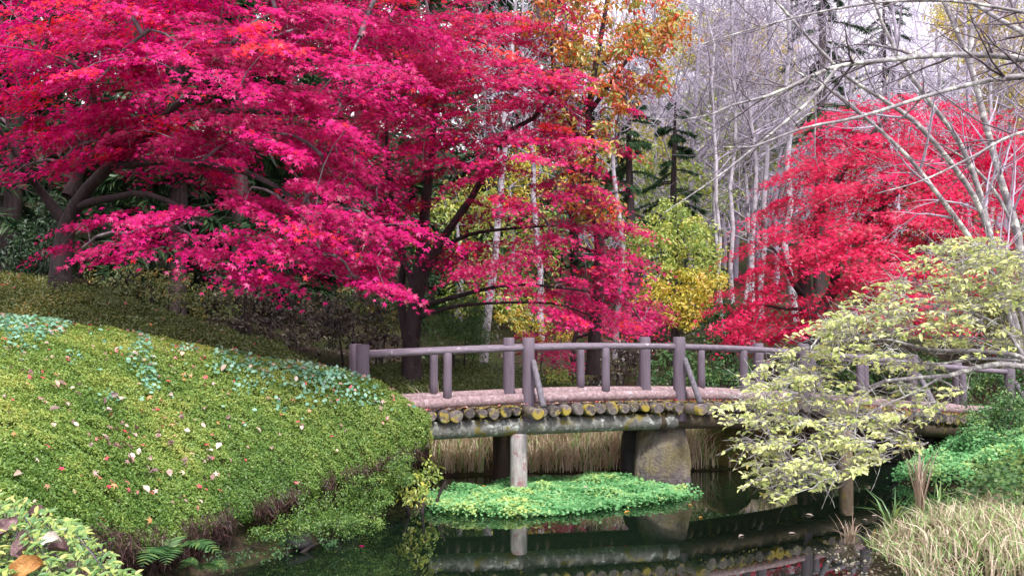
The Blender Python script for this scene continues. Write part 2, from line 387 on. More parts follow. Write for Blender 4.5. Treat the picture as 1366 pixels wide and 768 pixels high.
# decking: round logs side by side
items = []
n_logs = 79
for k, t in enumerate(np.linspace(TT0, TT1, n_logs)):
    r = random.uniform(.06, .083); ext = random.uniform(.13, .2)
    for bt in big:
        if abs(t - bt - .03) < .075: ext = .48; r = .078
    j = random.uniform(-.016, .006); a = on(t + random.uniform(-.012, .012), -ext, j - r); b = on(t, W + ext, j - r)
    items.append((a, b, r, r * random.uniform(.92, 1.0), dict(seed=k, rings=4, wob=random.uniform(.04, .11), sides=14)))
logs('decking', items, DECKW, br)
# moss and leaf litter along the log ends and on the deck
MOSS = leafmat('deck_moss', [(0, (.12, .1, .03)), (.5, (.27, .21, .04)), (.85, (.42, .31, .05)), (1, (.2, .24, .06))], .2, .02)
n = 5200; t_ = rng.uniform(TT0, TT1, n); patch = vnoise(t_ * 2.7, t_ * 0 + 3) + .35 * (t_ > 6.5) + .25 * (np.abs(t_ - 4.4) < .7)
k_ = patch > rng.uniform(.35, 1.0, n); t_ = t_[k_]; n = len(t_); w_ = -rng.uniform(.05, .19, n); low_ = rng.random(n) < .3
P = on(t_, w_ - .02 * low_, np.where(low_, -rng.uniform(.02, .19, n), .002)); P[:, 2] += rng.normal(0, .004, n)
scatter('moss', DIA, P, np.where(low_[:, None], np.array([.2, -1, .1]), np.array([0, -.2, 1.0])) + rng.normal(0, .5, (n, 3)), rng.normal(0, 1, (n, 3)) - np.array([0, 0, 1.2]) * low_[:, None], rng.uniform(.015, .045, n), MOSS, br)
n = 900; t_ = rng.uniform(TT0, TT1, n); w_ = np.where(rng.random(n) < .4, rng.uniform(-.15, -.07, n), rng.uniform(.08, W - .08, n))
o = scatter('leaf_litter', OVAL, on(t_, w_, .01 + .01 * rng.random(n)), np.array([0, 0, 1.0]) + rng.normal(0, .3, (n, 3)), rng.normal(0, 1, (n, 3)), rng.uniform(.02, .06, n), LITTER, br); o['kind'] = 'stuff'
CURB_R = .075
for side, w in ((0, 0.0), (1, W)):
    ts = [TT0] + big
    for k in range(len(ts) - 1):
        t0, t1 = ts[k] + (.07 if k else 0), ts[k + 1] - .07
        mid = [(t0, t0 + (t1 - t0) * .5), (t0 + (t1 - t0) * .5, t1)]
        V, F, F3, b = [], [], [], 0
        a, c = on(t0, w, CURB_R + .004), on(t1, w, CURB_R + .004)
        hump = float(deck_z((t0 + t1) / 2) - (deck_z(t0) + deck_z(t1)) / 2)
        logs('kerb_log', [(a, c, CURB_R, CURB_R * .93, dict(seed=k + side * 9, rings=9, wob=.035, sag=-hump))], CURBW, br)
    for t in big:
        logs('post', [(on(t, w, -.28), on(t, w, .875), .086, .083, dict(seed=int(t) + 30 * side, rings=4, wob=.015, sides=18))], POSTW, br)
        s = -1 if side == 0 else 1
        a = on(t + .04, w + s * .07, .58); c = on(t + .08, w + s * .4, -.01)
        if t > 0: logs('brace', [(a, c, .038, .042, dict(seed=int(t) + 7, rings=3, wob=.04, sides=10))], BRACEW, br)
    for t in small:
        logs('post', [(on(t, w, 2 * CURB_R - .02), on(t, w, .72), .058, .056, dict(seed=int(t) + 60 + side, rings=3, wob=.015, sides=14))], POSTW, br)
    for t0, t1 in zip(big[:-1], big[1:]):
        hump = float(deck_z((t0 + t1) / 2) - (deck_z(t0) + deck_z(t1)) / 2)
        logs('rail', [(on(t0 + .05, w, .74), on(t1 - .05, w, .74), .042, .04, dict(seed=int(t0) + 90 + side, rings=9, wob=.03, sides=12, sag=-hump))], RAILW, br)
# beams
for w, nm in ((.02, 0), (W - .02, 1)):
    for t0, t1, mt in ((-1.8, 3.95, BEAML if nm == 0 else BEAMD), (3.7, 8.0, BEAMD), (7.9, 10.2, BEAMD)):
        tm = (t0 + t1) / 2; h = float(deck_z(tm) - (deck_z(t0) + deck_z(t1)) / 2)
        logs('beam', [(on(t0, w, -.27), on(t1, w, -.27), .118, .108, dict(seed=int(t0 * 3) + nm + 50, rings=14, wob=.03, sag=-h))], mt, br)
# timber piers
def pier(t, w, r, mat, zb=-.6, seed=0):
    a = on(t, w, -.37); logs('pier_log', [((a[0], a[1], zb), tuple(a), r * 1.06, r, dict(seed=seed, rings=6, wob=.04))], mat, br)
pier(1.88, .02, .112, PIERW, seed=3); pier(1.88, W - .1, .12, PIERD, seed=4)
pier(6.75, .05, .1, PIERB, seed=5); pier(6.75, W - .05, .1, PIERD, seed=6)
pier(8.8, .1, .115, PIERB, seed=7); pier(8.8, W, .12, PIERD, seed=8)

# ------------------------------------------------------------------ rocks
m, nt, out = newmat('mossy_stone')
v = coords(nt); n1 = noise(nt, 6, 9, .7, v); n2 = noise(nt, 3.0, 6, .65, v); n3 = noise(nt, 30, 6, .7, v)
c = ramp(nt, n1, [(.3, (.12, .1, .105)), (.5, (.25, .21, .21)), (.7, (.45, .4, .41))])
c = mix(nt, ramp(nt, n2, [(.4, (.1, .1, .1)), (.6, (.75, .75, .75))]), c, ramp(nt, n3, [(.3, (.1, .08, .025)), (.5, (.22, .18, .06)), (.72, (.36, .31, .12))]))
sep = nt.nodes.new('ShaderNodeSeparateXYZ'); nt.links.new(v, sep.inputs[0])       # the purplish tide line at its foot
zz = nt.nodes.new('ShaderNodeMath'); zz.operation = 'MULTIPLY_ADD'; nt.links.new(n1, zz.inputs[0]); zz.inputs[1].default_value = .7; nt.links.new(sep.outputs[2], zz.inputs[2])
c = mix(nt, ramp(nt, zz.outputs[0], [(.08, (1, 1, 1)), (.22, (0, 0, 0))]), c, ramp(nt, n3, [(.3, (.08, .065, .075)), (.7, (.3, .255, .28))]))
finish(nt, out, c, .9, mix(nt, .5, n1, n3), 1.0, .09, .2); STONE = m
m, nt, out = newmat('mossy_bank_stone')
v = coords(nt); n1 = noise(nt, 5, 9, .7, v); n3 = noise(nt, 26, 6, .7, v)
c = mix(nt, ramp(nt, n1, [(.4, (0, 0, 0)), (.6, (1, 1, 1))]), ramp(nt, n3, [(.3, (.05, .035, .02)), (.7, (.22, .14, .06))]), ramp(nt, n3, [(.3, (.03, .05, .015)), (.7, (.13, .17, .04))]))
finish(nt, out, c, .95, n3, 1.0, .06, .1); MOSSY = m
m, nt, out = newmat('dark_wet_stone')
v = coords(nt); n1 = noise(nt, 5, 9, .7, v)
c = ramp(nt, n1, [(.3, (.01, .009, .01)), (.55, (.03, .027, .03)), (.75, (.075, .07, .07))])
finish(nt, out, c, .6, n1, .9, .05, .5); ROCKD = m
def rock_mesh(name, c, s, mat, seed, parent=None, top_taper=0.0, box=.55, rough=.1, sub=4, chips=0.0):
    import bmesh
    bm = bmesh.new(); bmesh.ops.create_icosphere(bm, subdivisions=sub, radius=1)
    V = np.array([q.co[:] for q in bm.verts]); F3 = [[w.index for w in f.verts] for f in bm.faces]; bm.free()
    rg = np.random.default_rng(seed)
    V = np.sign(V) * np.abs(V) ** box; V = V / np.maximum(np.linalg.norm(V, axis=1, keepdims=True) ** .35, .6)
    for _ in range(7):
        d = unit(rg.normal(size=3)); h = rg.uniform(.72, 1.0); k = V @ d - h; V = V - np.where(k > 0, k, 0)[:, None] * d * .85
    V = V * (1 + rough * fbm(V[:, 0:1] * 1.7 + seed, V[:, 1:2] * 1.7 + V[:, 2:3] * 1.3, 4) * 2)
    V = V * (1 + chips * (np.abs(fbm(V[:, 0:1] * 6 + V[:, 2:3] * 2, V[:, 1:2] * 6 + V[:, 2:3] * 6, 4)) * 6 - 1))
    V[:, :2] *= (1 - top_taper * (V[:, 2:3] + 1) / 2)
    V = V * np.array(s) + np.array(c)
    o = mesh(name, V, None, mat, parent, smooth=True, F3=F3); return o
def rock(c, s, label, seed, mat=ROCKD, **k):
    o = rock_mesh('rock', (0, 0, 0), s, mat, seed, **k); o.location = c
    return tag(o, label, 'rock')
c = at(887, 606, 12.45)
o = rock_mesh('pier_stone', (0, 0, 0), (.46, .34, .7), STONE, 21, top_taper=.3, box=.42, rough=.17, sub=6, chips=.035)
o.location = (c[0], c[1] + .3, .27)
tag(o, 'big upright mossy standing stone carrying the middle of the footbridge', 'stone')
c2 = on(3.86, W - .05, 0)
o = rock_mesh('pier_stone', (0, 0, 0), (.24, .3, .66), ROCKD, 22, top_taper=.2, box=.5)
o.location = (c2[0] - .05, c2[1], .17)
tag(o, 'dark shaded standing stone half hidden behind the mossy pier stone', 'stone')

# ------------------------------------------------------------------ generic planting tools
def mound_leaves(Pf, du, count, size, mat, name, parent, jitter, proto=DIA, patchy=.0):
    pass

def ell_sprays(ells, per_m2, r):
    """ellipses (px, py, rx, ry, depth) -> spray centres: P, and index of their ellipse"""
    out, idx = [], []
    for k, e in enumerate(ells):
        px, py, rx, ry, d = e[:5]; dens = e[5] if len(e) > 5 else 1
        ar = math.pi * rx * ry * (d / FPX) ** 2
        n = max(3, int(ar * per_m2 * dens))
        a = rng.random(n) * 2 * math.pi; q = np.sqrt(rng.random(n))
        dd = d + (rng.random(n) - .5) * 2 * min(1.6, .012 * rx * d / 12 + .35)
        out.append(at(px + np.cos(a) * q * rx, py + np.sin(a) * q * ry, dd)); idx += [k] * n
    return np.concatenate(out), np.array(idx)

def grow(nodes, targets, r0, r1, bend=.12, K=5, lift=.1):
    """join every target to the nearest point of the skeleton; returns lines, radii; nodes: list of [x,y,z,order]"""
    N = np.array(nodes, float); lines, rads = [], []
    d0 = np.array([np.min(np.linalg.norm(N[:, :3] - t, axis=1)) for t in targets]); order = np.argsort(d0)
    pool = [N]
    N = N.copy(); cap = np.zeros((len(N) + len(targets) * (K - 1), 4)); cap[:len(N)] = N; n = len(N)
    for i in order:
        t = targets[i]; A = cap[:n]
        v = t - A[:, :3]; d = np.linalg.norm(v, axis=1)
        cost = d * (1 + .25 * np.maximum(0, -v[:, 2] / np.maximum(d, 1e-6))) + .06 * A[:, 3]
        j = int(np.argmin(cost)); s = A[j, :3]; L = d[j]
        u = np.linspace(0, 1, K)[:, None]
        pts = s + (t - s) * u
        pts += np.array([0, 0, 1.0]) * (lift * L * np.sin(u * math.pi)) + rng.normal(0, bend * L * .25, (1, 3)) * np.sin(u * math.pi) + rng.normal(0, .012 * L, (K, 3)) * np.sin(u * math.pi)
        k = min(1.0, L / 1.5)
        lines.append(pts); rads.append(np.linspace(r0 * (.45 + .55 * k), r1, K))
        cap[n:n + K - 1, :3] = pts[1:]; cap[n:n + K - 1, 3] = A[j, 3] + np.linspace(.3, 1, K - 1) * L; n += K - 1
    return lines, rads, cap[:n]

def skeleton_nodes(limbs):
    return [[*p, 0.0] for l in limbs for p in l]

def maple(name, label, stems, ells, leaf, mat, leaf_n, leaf_s, spray_r, per_m2, bark=BARK_D, proto=STAR, flat=.09, cat='tree', group=None, droop=.55, trunk_r=.16, warm=None):
    """stems: list of (pixel polyline (px,py,depth), r0, r1)"""
    lines = [curve(at(*np.array(s[0], float).T), 12) for s in stems]
    rads = [np.linspace(s[1], s[2], 12) for s in stems]
    root = lines[0][0].copy()
    b0 = root.copy(); b0[2] = ground_z(b0[0], b0[1]) - .15
    # the first stem goes down into the ground
    low = curve([b0, (b0 + root) / 2 + np.array([.03, 0, 0]), root], 5)
    t = thing(name, label, cat, (root[0], root[1], b0[2] + .15), group)
    cent = at([e[0] for e in ells], [e[1] for e in ells], [e[4] for e in ells])
    ln1, rd1, nodes = grow(skeleton_nodes(lines), cent, trunk_r * .22, .012, K=7, lift=.12)
    P, idx = ell_sprays(ells, per_m2, spray_r)
    ln2, rd2, nodes2 = grow(nodes, P, .012, .004, K=4, lift=.06)
    wood = [([low], [np.linspace(stems[0][1] * 1.5, stems[0][1], 5)], 12), (lines, rads, 10), (ln1, rd1, 6), (ln2, rd2, 4)]
    o = tubes('trunk', wood, bark, t); o.data.materials.append(BARK_M)
    n_thick = sum(sum(len(l) - 1 for l in ls) * sd for ls, _, sd in wood[:2])
    o.data.polygons.foreach_set('material_index', (np.arange(len(o.data.polygons)) >= n_thick).astype(np.int32))
    # leaves
    trunk_xy = np.mean([l[-1][:2] for l in lines], 0)
    n = len(P); k = rng.poisson(leaf_n, n).clip(5, None); own = np.repeat(np.arange(n), k); M = len(own)
    out_d = np.concatenate([P[:, :2] - trunk_xy, np.zeros((n, 1))], 1); out_d = unit(out_d + rng.normal(0, .3, (n, 3)) * np.array([1, 1, 0]))
    side = np.stack([-out_d[:, 1], out_d[:, 0], np.zeros(n)], -1)
    sr = spray_r * rng.uniform(.6, 1.35, n)
    a = rng.random(M) * 2 * math.pi; q = np.sqrt(rng.random(M)) * rng.uniform(.75, 1.1, M)
    u = np.cos(a) * q; w = np.sin(a) * q
    lob = 1 + .35 * np.sin(3 * a + own) + .2 * np.sin(5 * a + own * 2.3)
    u, w = u * lob, w * lob
    tilt = rng.normal(0, .16, n)
    pos = P[own] + sr[own, None] * (u[:, None] * out_d[own] * 1.15 + w[:, None] * side[own])
    pos[:, 2] += -sr[own] * (.38 * u + .2 * u * u + .12 * w * w) + sr[own] * w * tilt[own] + rng.normal(0, flat, M) * sr[own] * 1.2
    N = np.array([0, -.4, .95]) + out_d[own] * droop * .8 + rng.normal(0, .34, (M, 3))
    T = out_d[own] * .8 + side[own] * (w * .8)[:, None] + np.array([0, 0, -.5]) + rng.normal(0, .45, (M, 3))
    shift = np.array([warm(e) if warm else 0.0 for e in ells])[idx]
    tint = np.clip(.45 + (rng.normal(0, .2, n) + shift)[own] + rng.normal(0, .2, M), 0, 1)
    scatter('crown', proto, pos, N, T, leaf_s * rng.uniform(.45, 1.3, M), mat, t, tint)
    return t

def ellcloud(name, label, ells, per_m2, leaf_s, mat, stems=None, proto=OVAL, cat='shrub', bark=BARK_D, group=None, clump=.16, leaf_n=22, extra=None, twig_r=.008, up=.5, vary=.2, tone=0.0):
    """bush or loose tree: leaf clumps in ellipses, joined by stems to a base"""
    cent = at([e[0] for e in ells], [e[1] for e in ells], [e[4] for e in ells])
    if stems: lines = [curve(at(*np.array(s[0], float).T), 10) for s in stems]; rads = [np.linspace(s[1], s[2], 10) for s in stems]
    else:
        b = cent.mean(0); b[2] = ground_z(b[0], b[1]) - .05; top = cent.mean(0)
        lines = [curve([b + np.array([dx, 0, 0]), (b + top) / 2 + np.array([dx * 1.6, dx, 0]), top + np.array([dx * 2.5, dx, 0])], 10) for dx in (-.08, .03, .12)]
        rads = [np.linspace(.03, .012, 10)] * 3
    base = lines[0][0]
    t = thing(name, label, cat, (base[0], base[1], float(ground_z(base[0], base[1]))), group)
    P, idx = ell_sprays(ells, per_m2, clump)
    ln1, rd1, nodes = grow(skeleton_nodes(lines), cent, twig_r * 2.2, twig_r, K=6)
    ln2, rd2, _ = grow(nodes, P, twig_r, twig_r * .4, K=4)
    tubes('trunk' if cat == 'tree' else 'stems', [(lines, rads, 8), (ln1, rd1, 5), (ln2, rd2, 4)], bark, t)
    n = len(P); k = rng.poisson(leaf_n, n).clip(3, None); own = np.repeat(np.arange(n), k); M = len(own)
    d = unit(rng.normal(size=(M, 3))); d[:, 2] *= .7
    pos = P[own] + d * (clump * rng.uniform(.25, 1.15, M) * rng.uniform(.6, 1.3, n)[own])[:, None]
    N = d * .7 + np.array([0, -.15, up]) + rng.normal(0, .4, (M, 3)); T = d + rng.normal(0, .5, (M, 3)) + np.array([0, 0, -.3])
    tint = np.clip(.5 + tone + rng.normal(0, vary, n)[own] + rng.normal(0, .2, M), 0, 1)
    scatter('crown' if cat == 'tree' else 'foliage', proto, pos, N, T, leaf_s * rng.uniform(.6, 1.25, M), mat, t, tint)
    return t

def bare_lines(base, h, r0, lean=(0, 0), seed=0, n1=26, n2=7, spread=.33, first=.3, n3=3, up=.8):
    """trunk and three orders of branches of a leafless tree"""
    rg = np.random.default_rng(seed); base = np.asarray(base, float)
    K0 = 14; u = np.linspace(0, 1, K0)
    tr = base + np.stack([lean[0] * h * u ** 1.3, lean[1] * h * u, h * u], -1) + np.cumsum(rg.normal(0, .04 * h / K0 * 2, (K0, 3)), 0) * np.array([1, 1, .2])
    L = {0: ([tr], [np.linspace(r0, r0 * .12, K0)])}
    par, parr = [tr], [np.linspace(r0, r0 * .12, K0)]
    def kids(lines, rads, cnt, length, K, lo):
        o, orr = [], []
        for l, r in zip(lines, rads):
            seg = np.linalg.norm(l[-1] - l[0])
            for _ in range(cnt):
                f = rg.uniform(lo, .97); i = f * (len(l) - 1); a = int(i); p = l[a] + (l[min(a + 1, len(l) - 1)] - l[a]) * (i - a)
                ax = unit(l[min(a + 1, len(l) - 1)] - l[max(a - 1, 0)])
                d = unit(rg.normal(size=3)); d = unit(d - ax * (d @ ax)); d = unit(d + ax * rg.uniform(.35, up))
                ln = length * seg * (1.15 - f) * rg.uniform(.5, 1.2)
                uu = np.linspace(0, 1, K)[:, None]
                pts = p + d * ln * uu + np.array([0, 0, 1.0]) * ln * .12 * uu ** 2 + np.cumsum(rg.normal(0, .05 * ln / K * 2, (K, 3)), 0) * (uu > 0)
                rr = max(.007, r[a] * rg.uniform(.3, .5)); o.append(pts); orr.append(np.linspace(rr, max(.0045, rr * .25), K))
        return o, orr
    a, ar = kids(par, parr, n1, spread, 6, first); b, brr = kids(a, ar, n2, .55, 4, .15)
    c, cr = kids(b, brr, n3, .6, 3, .1) if n3 else ([], [])
    return [([tr], L[0][1], 9), (a, ar, 5), (b, brr, 3), (c, cr, 3)]
def bare_tree(name, label, base, h, r0, mat, twig, group=None, **k):
    t = thing(name, label, 'tree', base, group); d = bare_lines(base, h, r0, **k)
    tubes('trunk', d[:1], mat, t); tubes('branches', d[1:], twig, t)
    return t

def conifer(label, px, d, h, rad, seed=0, mat=CONIFER, group='dark conifers of the wood', first=.12, n=2600, r0=.25, fine=1.0):
    x = (px - 683) * d / FPX; z0 = float(ground_z(x, d)); rg = np.random.default_rng(seed)
    t = thing('cedar_tree', label, 'tree', (x, d, z0), group)
    K = 12; u = np.linspace(0, 1, K)
    tr = np.stack([x + .02 * h * np.sin(u * 2 + seed), np.full(K, d), z0 - .2 + h * u], -1)
    nb = 70; f = rg.uniform(first, .99, nb); ang = rg.random(nb) * 2 * math.pi
    L = rad * (1.08 - f) ** .8 * rg.uniform(.65, 1.15, nb)
    s = np.stack([np.interp(f, u, tr[:, k]) for k in range(3)], -1)
    dirv = np.stack([np.cos(ang), np.sin(ang), np.full(nb, .05)], -1)
    uu = np.linspace(0, 1, 5)[None, :, None]
    br_ = s[:, None] + dirv[:, None] * L[:, None, None] * uu + np.array([0, 0, -1.0]) * (L[:, None, None] * .35 * uu ** 1.6)
    rr = np.linspace(.04, .008, 5)[None] * (L[:, None] / rad + .3)
    tubes('trunk', [([tr], [np.linspace(r0, .03, K)], 12), (list(br_), list(rr), 4)], BARK_T, t)
    own = rg.integers(0, nb, n); w = np.sqrt(rg.random(n)); i = w * 4; a = np.clip(i.astype(int), 0, 3)
    p = br_[own, a] + (br_[own, a + 1] - br_[own, a]) * (i - a)[:, None]
    side = np.stack([-dirv[own, 1], dirv[own, 0], np.zeros(n)], -1) * rg.choice([-1, 1], n)[:, None]
    T = dirv[own] * .7 + side * rg.uniform(.3, 1, n)[:, None] + np.array([0, 0, -.5]) + rg.normal(0, .25, (n, 3))
    N = np.array([0, 0, 1.0]) + rg.normal(0, .5, (n, 3)) + dirv[own] * .5
    scatter('crown', strip(.13), p, N, T, rg.uniform(.22, .6, n) * (h / 14) ** .3 * fine, mat, t, rg.random(n))
    return t

# ------------------------------------------------------------------ clipped azalea mounds
def proj(P):
    """photo pixel of a point"""
    x, y, z = P[..., 0], P[..., 1], P[..., 2] - CAMZ
    f = y * cp + z * sp; b = -y * sp + z * cp
    return 683 + FPX * x / f, 384 - FPX * b / f
def sheet(Bt, Tp, bulge, lump=.06, back=(1.3, -.75)):
    Bt, Tp = np.array(Bt, float), np.array(Tp, float)
    pb = at(*Bt.T); pt = at(*Tp.T)
    def S(u, v):
        ub, ut = u * (len(pb) - 1), u * (len(pt) - 1)
        cb = np.stack([np.interp(ub, np.arange(len(pb)), pb[:, k]) for k in range(3)], -1)
        ct = np.stack([np.interp(ut, np.arange(len(pt)), pt[:, k]) for k in range(3)], -1)
        vc = np.clip(v, 0, 1)[..., None]; over = np.clip(v - 1, 0, 1)[..., None]; under = np.clip(-v, 0, 1)[..., None]
        p = cb + (ct - cb) * vc
        s = np.sin(vc * math.pi) ** .75
        p = p + np.array([0, -.45, .9]) * bulge * s
        p = p + over * np.array([-.2, back[0] * 2, 0]) + over ** 1.5 * np.array([0, 0, back[1] * 2.8])
        p = p + under * np.array([-.25, .9, -.9])
        nz = fbm(p[..., 0] * 1.1 + 3, p[..., 1] * 1.1 + p[..., 2], 4) * lump * 2.2 + fbm(p[..., 0] * 5, p[..., 1] * 5 + p[..., 2] * 5, 2) * lump * .6
        p = p + nz[..., None] * np.array([.2, -.5, .8])
        return p
    return S
def sheet_mesh(name, S, mat, parent, inset, v0=-.35, v1=1.5, nu=140, nv=90):
    U, Vv = np.meshgrid(np.linspace(0, 1, nu), np.linspace(v0, v1, nv)); P = S(U, Vv)
    n = unit(np.cross(np.gradient(P, axis=1), np.gradient(P, axis=0)))
    P = P - n * inset
    i = np.arange(nv - 1)[:, None] * nu + np.arange(nu - 1)[None]
    F = np.stack([i, i + 1, i + nu + 1, i + nu], -1).reshape(-1, 4)
    return mesh(name, P.reshape(-1, 3), F, mat, parent, smooth=True)
def sheet_points(S, n, v0, v1, wfun=None):
    """points spread over the sheet by area, with normals"""
    m_ = n * 6; u, v = rng.random(m_), rng.uniform(v0, v1, m_); e = 1e-3
    P = S(u, v); du = (S(u + e, v) - P) / e; dv = (S(u, v + e) - P) / e; c = np.cross(du, dv); a = np.linalg.norm(c, axis=1)
    w = a if wfun is None else a * wfun(P, u, v)
    k = rng.choice(m_, n, replace=True, p=w / w.sum())
    return P[k] , unit(c[k]), u[k], v[k]

m, nt, out = newmat('hedge_twig_mass')
v_ = coords(nt); n1 = noise(nt, 40, 6, .7, v_)
finish(nt, out, ramp(nt, n1, [(.3, (.03, .04, .012)), (.6, (.07, .09, .025)), (.8, (.14, .14, .05))]), .95, n1, .8, .03, .05); TWIGM = m

MB_ = [(-160, 800, 4.6), (-60, 765, 4.9), (40, 735, 5.5), (120, 722, 6.2), (200, 728, 7.0), (260, 715, 7.6), (320, 690, 8.2), (370, 672, 8.7), (420, 655, 9.2), (470, 636, 9.7), (520, 615, 10.1), (556, 600, 10.3), (574, 582, 10.4)]
MT_ = [(-200, 412, 10.4), (-90, 416, 10.5), (0, 424, 10.6), (70, 430, 10.7), (150, 443, 10.8), (220, 455, 10.9), (290, 470, 10.95), (350, 483, 11), (410, 490, 11), (460, 496, 11), (505, 512, 10.95), (545, 542, 10.8), (577, 574, 10.55)]
SM = sheet(MB_, MT_, .3, .075)
hd = thing('azalea_hedge', 'broad clipped azalea mound, bright yellow green, sloping down to the pond on the left bank', 'hedge', (-3.2, 9, .5))
sheet_mesh('stems', SM, TWIGM, hd, .055)
n = 380000
P, N, u, v = sheet_points(SM, n, -.12, 1.3, lambda P, u, v: np.clip(11 / P[:, 1], .8, 2.4) * np.where(fbm(P[:, 0] * 7, P[:, 1] * 7, 2) > -.22, 1, .25))
h = fbm(P[:, 0] * 1.6, P[:, 1] * 1.6, 3)
tuft = vnoise(P[:, 0] * 15 + P[:, 2] * 6, P[:, 1] * 15 + P[:, 2] * 9)
P = P + N * (rng.normal(0, .013, n) + .055 * (tuft - .5) - .012)[:, None]
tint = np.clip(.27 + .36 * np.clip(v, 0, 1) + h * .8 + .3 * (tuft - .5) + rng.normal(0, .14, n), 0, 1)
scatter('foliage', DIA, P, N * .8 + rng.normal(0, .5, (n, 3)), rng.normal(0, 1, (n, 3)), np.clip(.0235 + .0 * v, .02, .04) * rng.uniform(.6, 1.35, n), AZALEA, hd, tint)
# bare brown root fringe under the lower edge
n = 22000
P, N, u, v = sheet_points(SM, n, -.22, .03); w = (u > .2) & (fbm(u * 26, v * 3, 2) > -.1); P, N = P[w], N[w]
scatter('root_fringe', strip(.06), P + rng.normal(0, .03, P.shape), N + rng.normal(0, .6, P.shape), np.array([.1, -.3, -1]) + rng.normal(0, .5, P.shape), rng.uniform(.03, .12, len(P)), ROOTS, hd)

# ivy patches over the mound
n = 26000
P, N, u, v = sheet_points(SM, n, .35, 1.12); px, py = proj(P); keep = np.zeros(n, bool)
for (a, b, c, d, k) in [(10, 440, 55, 14, 1), (70, 436, 22, 10, .5), (25, 460, 24, 12, .7), (188, 478, 14, 24, 1), (196, 512, 12, 18, .8), (150, 530, 14, 8, .4), (100, 480, 12, 8, .5), (330, 492, 40, 11, 1), (400, 500, 48, 14, 1), (452, 510, 32, 14, .9), (430, 530, 26, 14, .7), (330, 515, 18, 14, .6), (490, 530, 20, 14, .5), (365, 545, 20, 8, .4), (500, 560, 12, 8, .3), (245, 466, 14, 6, .5), (300, 478, 16, 8, .6)]:
    keep |= (((px - a) / c) ** 2 + ((py - b) / d) ** 2 < rng.uniform(0, 2.0, n) ** 1.2) & (rng.random(n) < k * .42)
keep |= rng.random(n) < .005
P, N = P[keep], N[keep]; k = len(P)
P = P + N * rng.uniform(.01, .05, k)[:, None]
iv = tag(scatter('ivy', oval_leaf(.85, .06), P, N + rng.normal(0, .45, (k, 3)), rng.normal(0, 1, (k, 3)), rng.uniform(.03, .065, k), TEAL), 'pale blue green ivy leaves creeping over the top of the azalea mound', 'ivy', kind='stuff')
# leaves shed on the mound
n = 400
P, N, u, v = sheet_points(SM, n, .04, 1.05, lambda P, u, v: .3 + vnoise(P[:, 0] * 2, P[:, 1] * 2) ** 2)
P2, N2, _, _ = sheet_points(SM, 240, .04, 1.05, lambda P, u, v: .05 + vnoise(P[:, 0] * 1.7 + 5, P[:, 1] * 1.7) ** 4)
tag(scatter('fallen_leaves', oval_leaf(.75, .16), P2 + N2 * .035, N2 + rng.normal(0, .5, (240, 3)), rng.normal(0, 1, (240, 3)), rng.uniform(.03, .095, 240), LITTER2), 'tan, mauve and brown withered leaves caught in drifts on the clipped azalea mound', 'leaves', kind='stuff')
tag(scatter('fallen_leaves', STAR, P + N * .035, N + rng.normal(0, .35, (n, 3)), rng.normal(0, 1, (n, 3)), rng.uniform(.03, .08, n), LITTER), 'pink and brown maple leaves lying scattered on the clipped azalea mound', 'leaves', kind='stuff')

# the darker hedge on the slope behind
SB = sheet([(-220, 470, 11.8), (0, 470, 12.1), (100, 480, 12.2), (200, 490, 12.3), (300, 505, 12.4), (380, 520, 12.5), (450, 530, 12.6)],
           [(-220, 345, 14.8), (0, 364, 14.6), (70, 372, 14.4), (140, 392, 14.3), (240, 424, 14.2), (330, 452, 14), (430, 492, 13.6)], .2, .1)
h2 = thing('azalea_hedge', 'shaded olive green hedge on the slope behind the bright clipped mound', 'hedge', (-6, 13.2, 1.6))
sheet_mesh('stems', SB, TWIGM, h2, .06, v0=-.1, v1=1.4)
n = 70000
P, N, u, v = sheet_points(SB, n, 0, 1.3, lambda P, u, v: np.where(fbm(P[:, 0] * 3, P[:, 1] * 3, 3) > -.2, 1, .2))
P = P + N * (.12 * fbm(P[:, 0] * 4, P[:, 1] * 4, 2) + rng.normal(0, .03, n))[:, None]
px, _ = proj(P)
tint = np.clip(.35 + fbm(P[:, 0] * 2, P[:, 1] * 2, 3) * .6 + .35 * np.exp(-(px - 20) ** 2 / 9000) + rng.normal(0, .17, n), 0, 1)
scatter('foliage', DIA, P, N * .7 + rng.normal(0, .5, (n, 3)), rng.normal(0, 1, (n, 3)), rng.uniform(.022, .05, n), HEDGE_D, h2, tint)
n = 60
P, N, u, v = sheet_points(SB, n, .1, 1.0)
tag(scatter('fallen_leaves', STAR, P + N * .05, N + rng.normal(0, .35, (n, 3)), rng.normal(0, 1, (n, 3)), rng.uniform(.05, .08, n), LITTER), 'red and tan maple leaves caught on the shaded olive hedge', 'leaves', kind='stuff')
# low clipped hedge beyond the left half of the bridge
SC = sheet([(430, 562, 15.3), (520, 556, 15.5), (600, 554, 15.7), (680, 552, 15.8), (740, 548, 15.8), (790, 545, 15.8)],
           [(430, 494, 18.0), (520, 485, 18.0), (600, 479, 18), (680, 487, 17.8), (735, 499, 17.4), (775, 520, 16.6)], .12, .08)
h3 = thing('azalea_hedge', 'low dark green clipped hedge seen through the left railings of the bridge', 'hedge', (-.8, 14.8, .6))
sheet_mesh('stems', SC, TWIGM, h3, .06, v0=-.1, v1=1.4)
n = 50000
P, N, u, v = sheet_points(SC, n, 0, 1.3); P = P + N * (.1 * fbm(P[:, 0] * 4, P[:, 1] * 4, 2) + rng.normal(0, .025, n))[:, None]
scatter('foliage', DIA, P, N * .7 + rng.normal(0, .5, (n, 3)), rng.normal(0, 1, (n, 3)), rng.uniform(.022, .045, n), HEDGE_D, h3, np.clip(.3 + fbm(P[:, 0] * 2, P[:, 1] * 2, 3) * .6 + rng.normal(0, .15, n), 0, 1))

